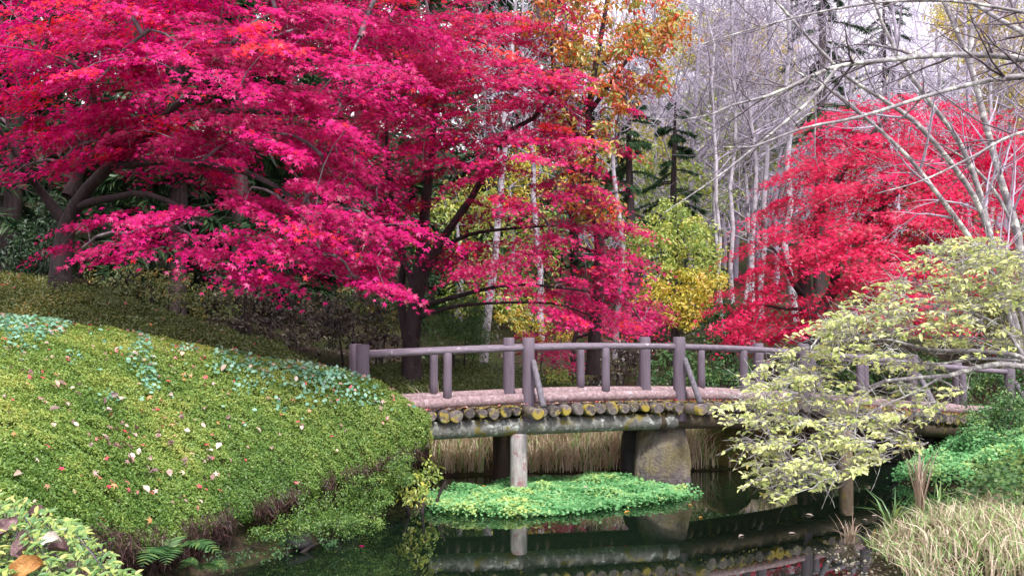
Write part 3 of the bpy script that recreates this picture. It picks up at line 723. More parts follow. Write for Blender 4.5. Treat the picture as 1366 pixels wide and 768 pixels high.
# green skirt hanging over the bank at the foot of the mound, and the rocks below it
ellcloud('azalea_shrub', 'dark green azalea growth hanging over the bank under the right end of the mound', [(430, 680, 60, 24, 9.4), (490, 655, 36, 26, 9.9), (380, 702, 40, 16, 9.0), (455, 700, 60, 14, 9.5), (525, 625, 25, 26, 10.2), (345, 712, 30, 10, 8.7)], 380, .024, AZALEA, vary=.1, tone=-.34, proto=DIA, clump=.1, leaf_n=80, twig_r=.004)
ellcloud('leafy_sapling', 'small yellow green sapling rising from the bank beside the left end of the bridge', [(548, 640, 20, 22, 10.5), (572, 632, 14, 20, 10.6), (555, 660, 30, 12, 10.4)], 160, .06, YGREEN, clump=.1, leaf_n=14, twig_r=.004)
def fern(name, label, c, n, ln, mat, cat='fern', seed=0):
    rg = np.random.default_rng(seed); c = np.asarray(c, float); t = thing(name, label, cat, c)
    lines, rads, P, N, T, S = [], [], [], [], [], []
    for k in range(n):
        a = rg.random() * 6.28; L = ln * rg.uniform(.7, 1.15); u = np.linspace(0, 1, 8)[:, None]
        d = np.array([math.cos(a), math.sin(a) * .8 - .2, 0]); l = c + d * L * .75 * u + np.array([0, 0, 1.0]) * L * (.8 * u - .75 * u * u)
        lines.append(l); rads.append(np.linspace(.004, .0015, 8))
        for f in np.linspace(.15, .98, 16):
            i = f * 7; j = min(int(i), 6); p = l[j] + (l[j + 1] - l[j]) * (i - j); ax = unit(l[j + 1] - l[j]); sd = np.cross(ax, [0, 0, 1.0])
            for s in (-1, 1):
                P.append(p); T.append(unit(sd * s + ax * .35)); N.append(np.cross(sd, ax)); S.append(L * .3 * math.sin(math.pi * min(.95, f * .85 + .12)))
    tubes('stalks', [(lines, rads, 4)], mat, t)
    scatter('fronds', NEEDLE, np.array(P), np.array(N), np.array(T), np.array(S), mat, t); return t
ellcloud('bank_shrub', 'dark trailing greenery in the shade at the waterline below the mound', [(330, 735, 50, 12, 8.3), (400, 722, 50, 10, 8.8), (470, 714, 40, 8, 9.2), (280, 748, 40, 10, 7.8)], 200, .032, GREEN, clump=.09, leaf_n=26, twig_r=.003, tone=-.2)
fern('fern', 'dark green fern hanging at the water\'s edge under the mound', at(225, 742, 7.1), 12, .5, GREEN, seed=3)
fern('fern', 'small fern tuft over the rocks beside the dark bank hollow', at(268, 758, 7.4), 9, .3, GREEN, seed=4)
for k, (px, py, d, sx, sy, sz, lb) in enumerate([
    (398, 722, 8.8, .15, .2, .1, 'grey boulder at the waterline beneath the hanging azalea growth'),
    (455, 700, 9.5, .18, .2, .1, 'flat dark rock between the boulder and the bridge at the waterline'),
    (962, 606, 14.4, .5, .4, .55, 'big mossy brown rock on the far bank beside the standing stone'),
    (1003, 618, 14.5, .35, .3, .4, 'dark rock on the far bank behind the pale shrub tips'),
    (1060, 610, 14.7, .5, .35, .4, 'rock on the far bank behind the pale lime shrub'),
    (1215, 600, 15.0, .6, .4, .5, 'dark stone abutment under the right end of the bridge'),
    (1300, 590, 15.2, .5, .4, .45, 'dark stone beside the brown pier on the right bank')]):
    c = at(px, py, d); rock((c[0], c[1], max(c[2], sz * .35)), (sx, sy, sz), lb, 40 + k, MOSSY if 'mossy' in lb or 'far bank' in lb else ROCKD)

# ------------------------------------------------------------------ maples
A = [(110, 330, 55, 20, 11), (170, 312, 70, 30, 11), (235, 306, 60, 30, 11.2), (275, 330, 32, 14, 11),
     (30, 222, 50, 20, 12), (80, 215, 50, 20, 12), (10, 170, 60, 30, 12.5), (0, 110, 70, 35, 12), (-90, 150, 80, 60, 12, .5), (-90, 40, 90, 60, 11.5, .5),
     (150, 190, 120, 30, 12.8), (250, 215, 110, 28, 12.6), (210, 160, 130, 26, 12.5), (330, 190, 80, 30, 12.5),
     (130, 108, 130, 24, 11), (60, 70, 80, 36, 10.5), (255, 82, 120, 28, 10.8), (200, 40, 150, 34, 11), (310, 58, 100, 32, 10.5), (70, 20, 100, 34, 10), (400, 118, 100, 30, 10.5), (345, 150, 80, 24, 10.6),
     (370, 178, 80, 28, 10.2), (430, 208, 85, 26, 10.4), (450, 152, 100, 34, 10.4), (470, 100, 110, 36, 10.6), (480, 50, 130, 40, 11), (380, 15, 130, 36, 11),
     (335, 250, 42, 24, 10), (375, 266, 70, 28, 10), (405, 300, 90, 28, 10), (345, 328, 46, 18, 10.2), (430, 338, 80, 26, 10.2), (350, 366, 55, 12, 10.8), (470, 368, 64, 18, 10.4), (510, 388, 44, 10, 10.6), (440, 240, 60, 26, 10.8), (505, 300, 60, 26, 11),
     (280, 120, 250, 110, 14, .3), (130, 70, 200, 90, 14, .25), (400, 240, 120, 60, 13, .25), (430, 340, 110, 45, 13, .25),
     (100, -60, 200, 60, 11, .5), (330, -70, 220, 60, 11, .5), (520, -60, 140, 60, 12, .8), (430, 40, 110, 40, 13.4, .7), (300, -20, 160, 40, 13, .7), (180, -20, 160, 40, 13, .6)]
STA = [([(80, 372, 14), (84, 330, 14), (92, 295, 13.9), (112, 258, 13.7), (146, 222, 13.4), (190, 180, 13), (250, 130, 12.6), (320, 80, 12.4)], .17, .02),
       ([(100, 276, 13.8), (128, 268, 13.6), (156, 263, 13.3), (190, 258, 12.8), (240, 275, 12.2), (270, 300, 11.6)], .075, .02),
       ([(90, 262, 13.9), (103, 235, 14), (118, 190, 13.8), (125, 130, 13.4), (110, 60, 12.8)], .1, .03),
       ([(88, 300, 14), (60, 262, 13.8), (35, 230, 13.4), (5, 180, 13), (-50, 110, 12.4)], .09, .02),
       ([(150, 222, 13.4), (230, 215, 12.6), (310, 225, 11.6), (370, 250, 10.9), (420, 290, 10.5)], .06, .02),
       ([(190, 180, 13), (290, 150, 12), (390, 150, 11), (450, 140, 10.8)], .06, .015)]
maple('maple_tree', 'great magenta maple leaning over the mound from a dark forked trunk on the left slope', STA, A, None, MAPLE_A, 165, .084, .36, 12, flat=.07, warm=lambda e: .5 * max(0, 1 - math.hypot(e[0] - 20, e[1] - 60) / 260) - .12 * (e[4] > 12.3))
Bq = [(560, 40, 120, 55, 14.5), (650, 60, 110, 45, 15), (700, 112, 90, 38, 15), (620, 130, 110, 36, 14.8), (550, 180, 90, 40, 15), (690, 190, 105, 30, 15), (610, 232, 80, 22, 15.2), (740, 150, 70, 42, 15.5), (520, 120, 90, 55, 15.5), (720, 30, 60, 40, 15.5),
      (700, 270, 70, 14, 15.2), (760, 240, 55, 26, 15.6), (730, 310, 95, 16, 15.4), (650, 296, 55, 10, 15.8), (795, 290, 40, 20, 15.6), (690, 350, 100, 18, 15.2), (780, 348, 75, 18, 15.2), (830, 372, 44, 14, 15.4), (740, 384, 100, 14, 15), (820, 402, 60, 14, 15.2), (855, 428, 40, 10, 15.6), (620, 340, 60, 14, 15.8), (780, 425, 70, 12, 15.6),
      (470, 250, 80, 36, 16.5), (500, 310, 70, 26, 16), (545, 275, 40, 20, 16.5), (842, 300, 20, 8, 15.6), (835, 130, 26, 26, 16), (820, 190, 24, 20, 16), (430, 170, 80, 60, 16.5, .6),
      (560, -60, 160, 60, 15, .5), (700, -60, 140, 60, 15.5, .5)]
STB = [([(548, 462, 17), (553, 420, 17), (560, 370, 17), (564, 320, 17), (568, 270, 16.8), (576, 210, 16.4), (580, 140, 16), (590, 60, 15.4)], .17, .04),
       ([(558, 400, 17), (572, 350, 16.8), (600, 305, 16.6), (638, 250, 16.2), (668, 185, 15.8), (715, 155, 15.5), (745, 110, 15.5)], .1, .025),
       ([(575, 345, 16.8), (620, 315, 16.4), (680, 305, 16), (760, 300, 15.6)], .05, .012),
       ([(556, 410, 17), (610, 395, 16.4), (680, 380, 15.8), (760, 385, 15.3), (830, 398, 15.2)], .05, .012),
       ([(556, 425, 17), (600, 410, 16.5), (660, 404, 16), (740, 405, 15.6), (790, 422, 15.6)], .04, .012),
       ([(556, 390, 17), (530, 330, 17), (500, 270, 16.8), (460, 220, 16.6)], .07, .02),
       ([(545, 462, 17.1), (535, 400, 17.2), (538, 340, 17), (520, 250, 16.4), (515, 160, 15.8)], .1, .03)]
maple('maple_tree', 'tall crimson maple with layered boughs spreading above the left half of the bridge', STB, Bq, None, MAPLE_B, 135, .086, .4, 13.5, flat=.07, warm=lambda e: .3 * max(0, 1 - math.hypot(e[0] - 690, e[1] - 40) / 160))
Cq = [(790, 432, 80, 16, 19.5), (850, 428, 46, 16, 19.5), (725, 472, 34, 10, 18.5), (745, 490, 28, 8, 18.5), (870, 412, 34, 12, 20), (700, 452, 30, 10, 19), (765, 400, 60, 20, 20)]
maple('maple_tree', 'small dark red maple standing low behind the middle of the bridge', [([(768, 500, 20), (764, 470, 20), (770, 440, 20), (790, 410, 20)], .08, .02), ([(765, 470, 20), (740, 460, 19.4), (715, 465, 19)], .04, .01), ([(768, 450, 20), (820, 435, 19.8), (860, 425, 19.6)], .04, .01)], Cq, None, MAPLE_B, 80, .09, .36, 20, proto=TRI)
Dq = [(1200, 168, 120, 28, 19), (1125, 195, 70, 34, 19), (1290, 200, 90, 44, 19), (1105, 240, 80, 30, 18.5), (1195, 240, 110, 36, 18.2), (1300, 270, 80, 40, 18.6), (1065, 292, 70, 30, 18.4), (1150, 300, 100, 34, 18), (1240, 310, 90, 36, 18), (1045, 340, 66, 28, 18.6), (1005, 382, 46, 28, 18.6), (1110, 332, 70, 20, 17.8), (1150, 352, 100, 22, 17.6), (1000, 418, 50, 26, 18.4), (1045, 440, 50, 20, 18), (1220, 372, 80, 24, 18), (1310, 340, 60, 36, 18.5), (1355, 240, 50, 56, 19), (1130, 404, 60, 18, 17.8), (1012, 450, 44, 12, 18), (1335, 180, 50, 36, 19.5), (1190, 420, 60, 16, 18), (1230, 140, 70, 14, 19.5), (1000, 440, 40, 20, 18.6),
      (1200, 250, 170, 90, 20.5, .5), (1380, 320, 60, 70, 19, .6), (1240, 410, 90, 30, 18.6), (1030, 420, 40, 30, 19.4)]
STD = [([(1082, 440, 19), (1076, 405, 19), (1072, 370, 19), (1078, 330, 19), (1096, 280, 19), (1130, 220, 19), (1180, 160, 19)], .19, .04),
       ([(1078, 400, 19), (1060, 380, 18.8), (1046, 350, 18.6), (1030, 330, 18.5)], .08, .02),
       ([(1084, 430, 19), (1112, 385, 19.2), (1118, 340, 19), (1160, 290, 18.8), (1230, 230, 18.8), (1300, 190, 19)], .13, .03),
       ([(1100, 405, 19.1), (1150, 360, 18.6), (1220, 340, 18.4), (1300, 310, 18.6)], .07, .02),
       ([(1078, 410, 19), (1050, 412, 18.7), (1010, 405, 18.5)], .05, .015)]
maple('maple_tree', 'broad scarlet red maple with a black trunk behind the right end of the bridge', STD, Dq, None, MAPLE_D, 105, .1, .46, 12, proto=TRI, droop=.6)

# ------------------------------------------------------------------ other trees of the middle distance
ellcloud('oak_tree', 'orange and olive leaved oak rising between the crimson maple and the bare birches', [(800, 40, 80, 46, 15.6), (850, 30, 50, 36, 15.6), (830, 92, 46, 34, 15.4), (775, 92, 48, 34, 15.3), (878, 50, 24, 26, 15.6), (782, 150, 38, 36, 15.2), (790, 212, 36, 30, 15.1), (780, 270, 32, 26, 15), (796, 292, 26, 16, 15), (740, 20, 60, 26, 15.3), (880, 90, 34, 30, 15.6), (900, 30, 26, 34, 15.7), (850, 130, 34, 26, 15.5), (800, -50, 110, 50, 15.6, .5)], 20, .11, ORANGE,
         [([(790, 500, 16.6), (795, 420, 16.6), (800, 330, 16.5), (792, 230, 16.2), (785, 150, 15.9), (800, 60, 15.8), (815, -30, 15.6)], .13, .03), ([(792, 220, 16.2), (760, 160, 15.6), (740, 110, 15.4), (735, 60, 15.3)], .05, .015), ([(786, 150, 15.9), (830, 90, 15.6), (860, 40, 15.6)], .05, .015)], cat='tree', clump=.26, leaf_n=30, vary=.34)
ellcloud('yellow_tree', 'bushy yellow green tree turning gold below, behind the middle of the bridge', [(900, 312, 56, 26, 23), (920, 350, 44, 34, 23), (872, 332, 36, 34, 23), (900, 290, 30, 20, 23.5)], 26, .11, YGREEN,
         [([(905, 500, 23.5), (903, 440, 23.5), (908, 390, 23.4), (902, 340, 23.2), (905, 300, 23)], .09, .02), ([(903, 440, 23.5), (885, 400, 23), (875, 350, 23)], .04, .012)], cat='tree', clump=.3, leaf_n=34)
ellcloud('yellow_tree', 'small golden orange leaved tree just behind the middle of the bridge', [(912, 385, 56, 24, 22), (890, 405, 44, 22, 22), (932, 372, 34, 24, 22), (902, 432, 34, 12, 22), (930, 410, 24, 16, 22)], 26, .11, YELLOW,
         [([(898, 500, 22.4), (896, 460, 22.4), (902, 425, 22.3), (908, 390, 22)], .07, .02), ([(898, 460, 22.4), (926, 410, 22.2)], .04, .012)], cat='tree', clump=.26, leaf_n=30)
ellcloud('yellow_tree', 'low yellow leaved sapling beside the leaning white birch behind the left railings', [(705, 436, 36, 10, 21), (690, 418, 28, 14, 21), (740, 452, 30, 10, 21), (715, 455, 26, 10, 20.6)], 26, .1, YELLOW, cat='tree', clump=.22, leaf_n=26)
ellcloud('evergreen_shrub', 'rounded dark green evergreen shrub under the crimson maple beside its trunk', [(618, 432, 34, 38, 17.5), (590, 450, 30, 30, 17.6), (640, 452, 20, 26, 17.5)], 60, .09, GREEN, proto=NEEDLE, clump=.2, leaf_n=50)
for (lab, els, mt, s) in [
    ('brown twiggy undergrowth bush in deep shade left of the crimson maple trunk', [(470, 430, 50, 36, 17.8), (430, 420, 40, 30, 18), (500, 460, 34, 24, 17.2)], BROWN, .08),
    ('dark leafless looking bush in shade above the left hedge', [(340, 410, 60, 30, 17), (390, 440, 40, 24, 16.5), (300, 390, 40, 26, 17.4)], BROWN, .08),
    ('low olive shrub in the shade between hedge and magenta maple boughs', [(220, 385, 60, 24, 15.6), (160, 372, 50, 18, 15.6), (280, 405, 40, 18, 15.4)], HEDGE_D, .07),
    ('dull green bush at the foot of the dark forked maple trunk', [(50, 330, 36, 40, 15), (70, 290, 24, 34, 15), (20, 350, 40, 20, 15)], CONIFER, .1),
    ('olive green bush standing behind the crimson maple trunk', [(520, 420, 30, 24, 18.6), (480, 400, 30, 20, 19)], HEDGE_D, .09),
    ('tan twiggy bush behind the railings right of the bridge middle brace', [(820, 480, 36, 26, 18.6), (790, 500, 34, 18, 18), (850, 470, 28, 20, 19)], BROWN, .07),
    ('green bush behind the right railings under the golden tree', [(905, 488, 40, 24, 17.6), (880, 505, 30, 16, 17.2)], GREEN, .08),
    ('fresh green bush seen between the right railing posts', [(965, 492, 36, 24, 17.2), (950, 510, 40, 14, 16.8)], GREEN, .08),
    ('green bush in the gap under the scarlet maple', [(975, 430, 30, 30, 20.5), (955, 460, 24, 22, 20)], GREEN, .1),
    ('pale olive bush left of the bridge\'s middle, behind the small red maple', [(760, 510, 30, 14, 17.4), (735, 505, 26, 14, 17)], YGREEN, .07),
    ('dense green shrub on the right bank just past the end of the bridge', [(1320, 545, 40, 28, 14.2), (1350, 560, 40, 34, 13.6), (1305, 575, 26, 20, 14), (1365, 530, 40, 30, 14)], GREEN, .055),
    ('bright green bush behind the far right railing post', [(1310, 515, 40, 20, 17), (1350, 500, 40, 20, 17.2), (1280, 510, 30, 18, 17)], GREEN, .08),
    ('green shrub on the slope beyond the right edge of the bridge end', [(1400, 480, 50, 30, 17), (1460, 500, 60, 40, 17), (1520, 470, 60, 40, 18)], GREEN, .09),
    ('mixed shrub on the rising slope under the right side of the scarlet maple', [(1380, 420, 60, 30, 21), (1450, 410, 60, 36, 22), (1330, 440, 50, 24, 20)], HEDGE_D, .1),
    ('green shrub behind the bridge under the pale lime branches', [(1100, 500, 70, 26, 18.6), (1180, 505, 60, 26, 18.6), (1230, 500, 50, 24, 18.4)], GREEN, .09)]:
    ellcloud('shrub', lab, els, 48, s, mt, clump=.2, leaf_n=34, proto=DIA if mt is BROWN else OVAL, bark=BARK_D)

# white birches and other bare trees
def base(px, d): x = (px - 683) * d / FPX; return (x, d, float(ground_z(x, d)) - .1)
for k, (px, d, h, r, ln, lb) in enumerate([
    (648, 21, 12, .13, .07, 'leaning white birch with dark marks behind the left half of the bridge'),
    (822, 24, 13, .1, .0, 'slim pale birch just right of the orange oak'),
    (968, 24, 14, .08, -.08, 'thin birch leaning left beside the golden tree'),
    (978, 25, 15, .09, -.01, 'straight white birch, second in the row left of the scarlet maple'),
    (992, 26, 15, .08, .0, 'slender white birch in the middle of the birch row'),
    (1004, 25, 14, .11, .02, 'pale birch with a grey trunk close to the tips of the scarlet maple'),
    (1012, 29, 17, .13, .05, 'stout pale birch leaning right above the scarlet maple\'s left shoulder'),
    (950, 30, 16, .09, .01, 'distant pale birch behind the golden tree'),
    (1050, 28, 16, .15, -.02, 'thick whitish birch rising over the scarlet maple left of the brown cedar'),
    (1330, 27, 16, .1, .03, 'pale birch at the far right behind the scarlet maple'),
    (870, 32, 16, .1, .03, 'distant grey birch behind the yellow green tree'),
    (725, 25, 14, .12, -.03, 'pale birch glimpsed between the boughs of the crimson maple')]):
    bare_tree('birch_tree', lb, base(px, d), h, r * .85, BIRCH, BARK_G, 'bare birches of the wood', lean=(ln, 0), seed=100 + k, n1=38, n2=9, n3=4, spread=.28, first=.38)
for k, (px, d, h, lb) in enumerate([
    (900, 36, 17, 'grey bare tree with a fine purple crown high behind the golden tree'),
    (1010, 38, 18, 'grey bare tree with a dense twig crown behind the birch row'),
    (1090, 40, 18, 'bare tree behind the brown cedar'),
    (1190, 36, 16, 'bare purple tree above the top of the scarlet maple'),
    (1290, 38, 17, 'bare grey tree against the pale sky behind the scarlet maple'),
    (1390, 34, 16, 'bare grey tree at the right edge behind the scarlet maple')]):
    bare_tree('bare_tree', lb, base(px, d), h, .15, BARK_G, BARK_G, 'bare grey trees of the wood', lean=(random.uniform(-.06, .06), 0), seed=200 + k, n1=40, n2=8, n3=4, spread=.36, first=.18)

# dark cedars closing the view
for k, (px, d, h, rad, lb) in enumerate([
    (-60, 18, 16, 2.6, 'tall cedar with a brown trunk at the far left edge behind the forked maple'),
    (20, 20, 17, 2.6, 'tall cedar with a grey brown trunk left of the forked maple'),
    (150, 22, 17, 2.8, 'dark cedar directly behind the forked maple'),
    (215, 19, 16, 2.4, 'cedar trunk showing through the gap beside the lowest magenta bough'),
    (300, 23, 18, 3, 'dark cedar behind the middle of the magenta maple'),
    (330, 19.5, 17, 2.4, 'cedar with a broad trunk under the magenta boughs'),
    (400, 25, 18, 3, 'dark cedar behind the right boughs of the magenta maple'),
    (480, 26, 18, 3.2, 'dark cedar left behind the crimson maple'),
    (560, 30, 18, 3.4, 'dark cedar straight behind the crimson maple trunk'),
    (640, 34, 17, 3.4, 'cedar behind the leaning white birch'),
    (760, 36, 15, 3.4, 'cedar behind the orange oak'),
    (848, 27, 8.5, 2.4, 'short green cedar behind the yellow green tree'),
    (905, 29, 7.5, 2.2, 'short distant cedar left of the birch row'),
    (1106, 33, 19, 2.6, 'dark cedar with a bare reddish brown trunk over the scarlet maple'),
    (1180, 44, 15, 3.4, 'distant green cedar behind the scarlet maple'),
    (-150, 24, 17, 3, 'dark cedar beyond the left edge of the grove'),
    (-20, 26, 18, 3.2, 'dark cedar far behind the left edge of the magenta maple'),
    (255, 30, 19, 3.4, 'dark cedar far behind the top of the magenta maple'),
    (445, 33, 19, 3.4, 'dark cedar far behind the gap between the two great maples'),
    (80, 28, 18, 3.2, 'dark cedar far behind the forked maple')]):
    conifer(lb, px, d, h, rad, seed=300 + k, first=.3 if px == 1106 else (.1 if d < 21 else .05), n=22000 if px > 800 else 15000, r0=.22, fine=.45 if px > 800 else .85, mat=CONIFER2 if px > 800 else CONIFER)
for k, (els, lb) in enumerate([
    ([(980, 70, 80, 40, 40), (1010, 100, 50, 30, 40), (930, 40, 50, 30, 41)], 'golden leaved tree high behind the bare birches'),
    ([(870, 230, 60, 44, 32), (930, 260, 50, 40, 33), (850, 280, 40, 30, 32)], 'soft green leaved tree behind the yellow green tree'),
    ([(1000, 200, 50, 40, 38), (1060, 150, 40, 40, 38), (950, 150, 40, 40, 39)], 'thin yellow green tree far behind the birch row'),
    ([(1330, 60, 60, 50, 40), (1340, 130, 50, 40, 40), (1300, 20, 60, 30, 41)], 'dull golden leaved tree at the top right behind the bare branches'),
    ([(860, 190, 50, 20, 34), (840, 170, 30, 16, 34), (890, 215, 30, 14, 34)], 'thin yellow leaved tree right of the orange oak'),
    ([(610, 300, 60, 60, 28), (690, 330, 60, 60, 28), (640, 390, 50, 40, 27.5), (700, 410, 50, 30, 27)], 'pale yellow green tree filling the gaps under the crimson boughs'),
    ([(680, 250, 40, 40, 30), (640, 290, 30, 30, 30), (720, 230, 40, 30, 31)], 'yellow leaved tree glimpsed through the gaps of the crimson maple')]):
    c = at(els[0][0], els[0][1], els[0][4]); b = base(els[0][0], els[0][4])
    pxs = els[0][0]; pb = proj(np.array(b)); d_ = els[0][4]
    ellcloud('yellow_tree', lb, els, 13 if d_ > 35 else 8, .17, YGREEN if 'green' in lb else YELLOW, [([(pxs, float(pb[1]), els[0][4]), (pxs + 4, (float(pb[1]) + els[0][1]) / 2, els[0][4]), (pxs, els[0][1], els[0][4])], .16, .04)], cat='tree', clump=.55, leaf_n=30, twig_r=.02, bark=BARK_G)

for k in range(9):
    px, d = [880, 925, 965, 1035, 1075, 1135, 1235, 1345, 1440][k], [42, 33, 44, 35, 46, 42, 44, 41, 38][k]
    bare_tree('bare_tree', ['grey bare tree behind the yellow green tree with fine lilac twigs', 'bare lilac tree rising behind the golden tree', 'far bare tree behind the gap in the birch row', 'bare tree between the birch row and the thick birch', 'far bare tree left of the brown cedar trunk',
              'bare lilac tree right of the brown cedar trunk', 'far bare tree over the middle of the scarlet maple crown', 'bare lilac tree over the right side of the scarlet maple', 'bare tree beyond the right edge behind the slanting trunks'][k],
              base(px, d), random.uniform(15, 19), .13, BARK_G, BARK_G, 'bare grey trees of the wood', lean=(random.uniform(-.08, .08), 0), seed=400 + k, n1=46, n2=9, n3=4, spread=.36, first=.1)
# far wood closing the hillside
def far_mass(name, label, x0, x1, y0, y1, n, hfun, mat, s):
    x = rng.uniform(x0, x1, n); y = rng.uniform(y0, y1, n)
    h = hfun(x, y) * rng.random(n) ** .8 * (.6 + .8 * vnoise(x * .35, y * .35))
    P = np.stack([x, y, ground_z(x, y) + h], -1)
    tag(scatter(name, TRI, P, np.array([0, -.5, .7]) + rng.normal(0, .6, (n, 3)), rng.normal(0, 1, (n, 3)), s * rng.uniform(.5, 1.4, n), mat), label, 'wood', kind='stuff')
far_mass('far_wood', 'dark evergreen wood on the hillside behind the left trees', -70, 3, 36, 75, 34000, lambda x, y: 19 + 0 * x, CONIFER, 1.1)
far_mass('far_wood', 'mixed green wood on the hillside behind the bare birches', 2, 70, 46, 85, 15000, lambda x, y: 8 + 0 * x, YGREEN2, .7)
TWIGF = leafmat('distant_bare_twigs', [(0, (.3, .26, .37)), (.6, (.52, .46, .61)), (.85, (.68, .63, .76)), (.93, (.45, .44, .14)), (1, (.62, .5, .14))], .3, .02)
x = rng.uniform(4, 66, 26000); y = rng.uniform(48, 78, 26000); n = 26000
P = np.stack([x, y, ground_z(x, y) + rng.random(n) * 15 * (.5 + .9 * vnoise(x * .3, y * .3))], -1)
tag(scatter('far_wood', strip(.035), P, np.array([0, -1, .1]) + rng.normal(0, .3, (n, 3)), np.array([0, 0, .8]) + rng.normal(0, .75, (n, 3)), rng.uniform(.8, 2.8, n), TWIGF), 'lilac grey mass of leafless twigs closing the far hillside behind the birches', 'wood', kind='stuff')
far_mass('undergrowth', 'dead leaves and twigs strewn over the forest floor beyond the bridge', -16, 14, 14.5, 34, 16000, lambda x, y: .12 + 0 * x, BROWN, .11)

# ------------------------------------------------------------------ plants on the water and banks
def blades(name, label, poly, n, hmin, hmax, mat, cat='grass', lean=.5, wd=.011, kind='stuff', z=None, seed=0):
    """curved ribbon blades inside a plan polygon"""
    rg = np.random.default_rng(seed); poly = np.array(poly, float)
    lo, hi = poly.min(0), poly.max(0); P = rg.uniform(lo, hi, (n * 6, 2)); ins = np.zeros(len(P), bool)
    for i in range(len(poly)):
        a, b = poly[i], poly[(i + 1) % len(poly)]; c = (a[1] > P[:, 1]) != (b[1] > P[:, 1])
        ins ^= c & (P[:, 0] < (b[0] - a[0]) * (P[:, 1] - a[1]) / (b[1] - a[1] + 1e-12) + a[0])
    P = P[ins]; keep = vnoise(P[:, 0] * 3.1, P[:, 1] * 3.1) > rg.uniform(-.1, .75, len(P)); P = P[keep][:n]; n = len(P)
    zz = np.maximum(ground_z(P[:, 0], P[:, 1]), -.02)
    h = rg.uniform(hmin, hmax, n) * (.6 + .8 * vnoise(P[:, 0] * 1.4 + 9, P[:, 1] * 1.4)); a = rg.random(n) * 6.28; ln = h * rg.uniform(.1, 1, n) * lean
    d = np.stack([np.cos(a), np.sin(a), 0 * a], -1); sd = np.stack([-np.sin(a), np.cos(a), 0 * a], -1) * .7 + rg.normal(0, .3, (n, 3))
    u = np.array([0, .35, .7, 1.0]); crv = rg.uniform(1.4, 3.2, n)
    droop = rg.uniform(0, .55, n) * min(1, lean * .55)
    ctr = np.concatenate([P, zz[:, None]], 1)[:, None] + d[:, None] * (ln[:, None] * u[None] ** crv[:, None])[..., None] + np.array([0, 0, 1.0]) * (h[:, None] * (u[None] - droop[:, None] * u[None] ** 3))[..., None]
    w = wd * np.array([.8, 1, .7, .08])[None, :, None] * rg.uniform(.6, 1.3, n)[:, None, None] * sd[:, None]
    V = np.stack([ctr - w, ctr + w], 2).reshape(-1, 3)
    q = np.arange(n)[:, None] * 8 + np.array([0, 2, 4])[None]
    F = np.stack([q, q + 1, q + 3, q + 2], -1).reshape(-1, 4)
    o = mesh(name, V, F, mat, None, np.repeat(rg.random(n), 3)); return tag(o, label, cat, kind=kind)
STRAW2 = leafmat('dead_grass_tan', [(0, (.16, .11, .06)), (.5, (.36, .27, .17)), (.85, (.5, .4, .28)), (.9, (.14, .22, .05)), (1, (.22, .3, .08))], .3, .05)
STRAWB = leafmat('dead_grass_buff', [(0, (.5, .37, .26)), (.5, (.72, .58, .44)), (.7, (.8, .7, .58)), (.78, (.26, .4, .12)), (1, (.36, .5, .18))], .4, .03)
blades('dead_grass', 'tan dead grass on the far bank under the left half of the bridge', [(-1.4, 13.2), (.2, 13.5), (2.6, 13.7), (2.9, 15.9), (1, 15.9), (-1.4, 15.6)], 11000, .3, .62, STRAWB, lean=.8, seed=1, wd=.009)
blades('dead_grass', 'pale straw and green grass on the near right bank in front of the water', [(3.15, 7.0), (3.4, 8.7), (4.3, 9.6), (5.3, 10.4), (6.5, 10.2), (6.5, 6.5), (3.1, 6.5)], 10500, .08, .27, STRAW, lean=1.3, seed=2, wd=.006)
blades('dead_grass', 'thin straw grass at the foot of the mossy stone on the far bank', [(2.6, 13.7), (4.8, 14.5), (5, 15.8), (2.6, 15.4)], 2600, .2, .5, STRAWB, lean=.8, seed=3, wd=.007)
def clump(label, px, py, d, n, h, mat, seed, lean=.8, name='reed_clump'):
    c = at(px, py, d); rg = np.random.default_rng(seed); x, y = c[0], c[1]; r = .05
    o = blades(name, label, [(x - r, y - r), (x + r, y - r), (x + r, y + r), (x - r, y + r)], n, h * .8, h * 1.2, mat, 'reed', lean, .011, None, seed=seed); return o
DEADR = leafmat('reed_dead', [(0, (.3, .2, .15)), (.5, (.52, .4, .32)), (1, (.66, .55, .46))], .25, .06)
GREENR = leafmat('reed_green', [(0, (.08, .22, .05)), (.6, (.18, .4, .09)), (1, (.4, .5, .15))], .35, .1)
clump('tall withered brown reed standing above the straw grass at the water\'s edge', 1226, 690, 9.6, 34, .72, DEADR, 31, .4)
clump('green arching reed left of the tall withered reed', 1190, 700, 9.5, 26, .42, GREENR, 32, 1.2)
clump('green arching reed right of the tall withered reed', 1248, 700, 9.9, 20, .42, GREENR, 33, 1.2)
clump('short withered reed tuft at the left corner of the grassy bank', 1132, 720, 9.0, 34, .32, DEADR, 34, 1.2)

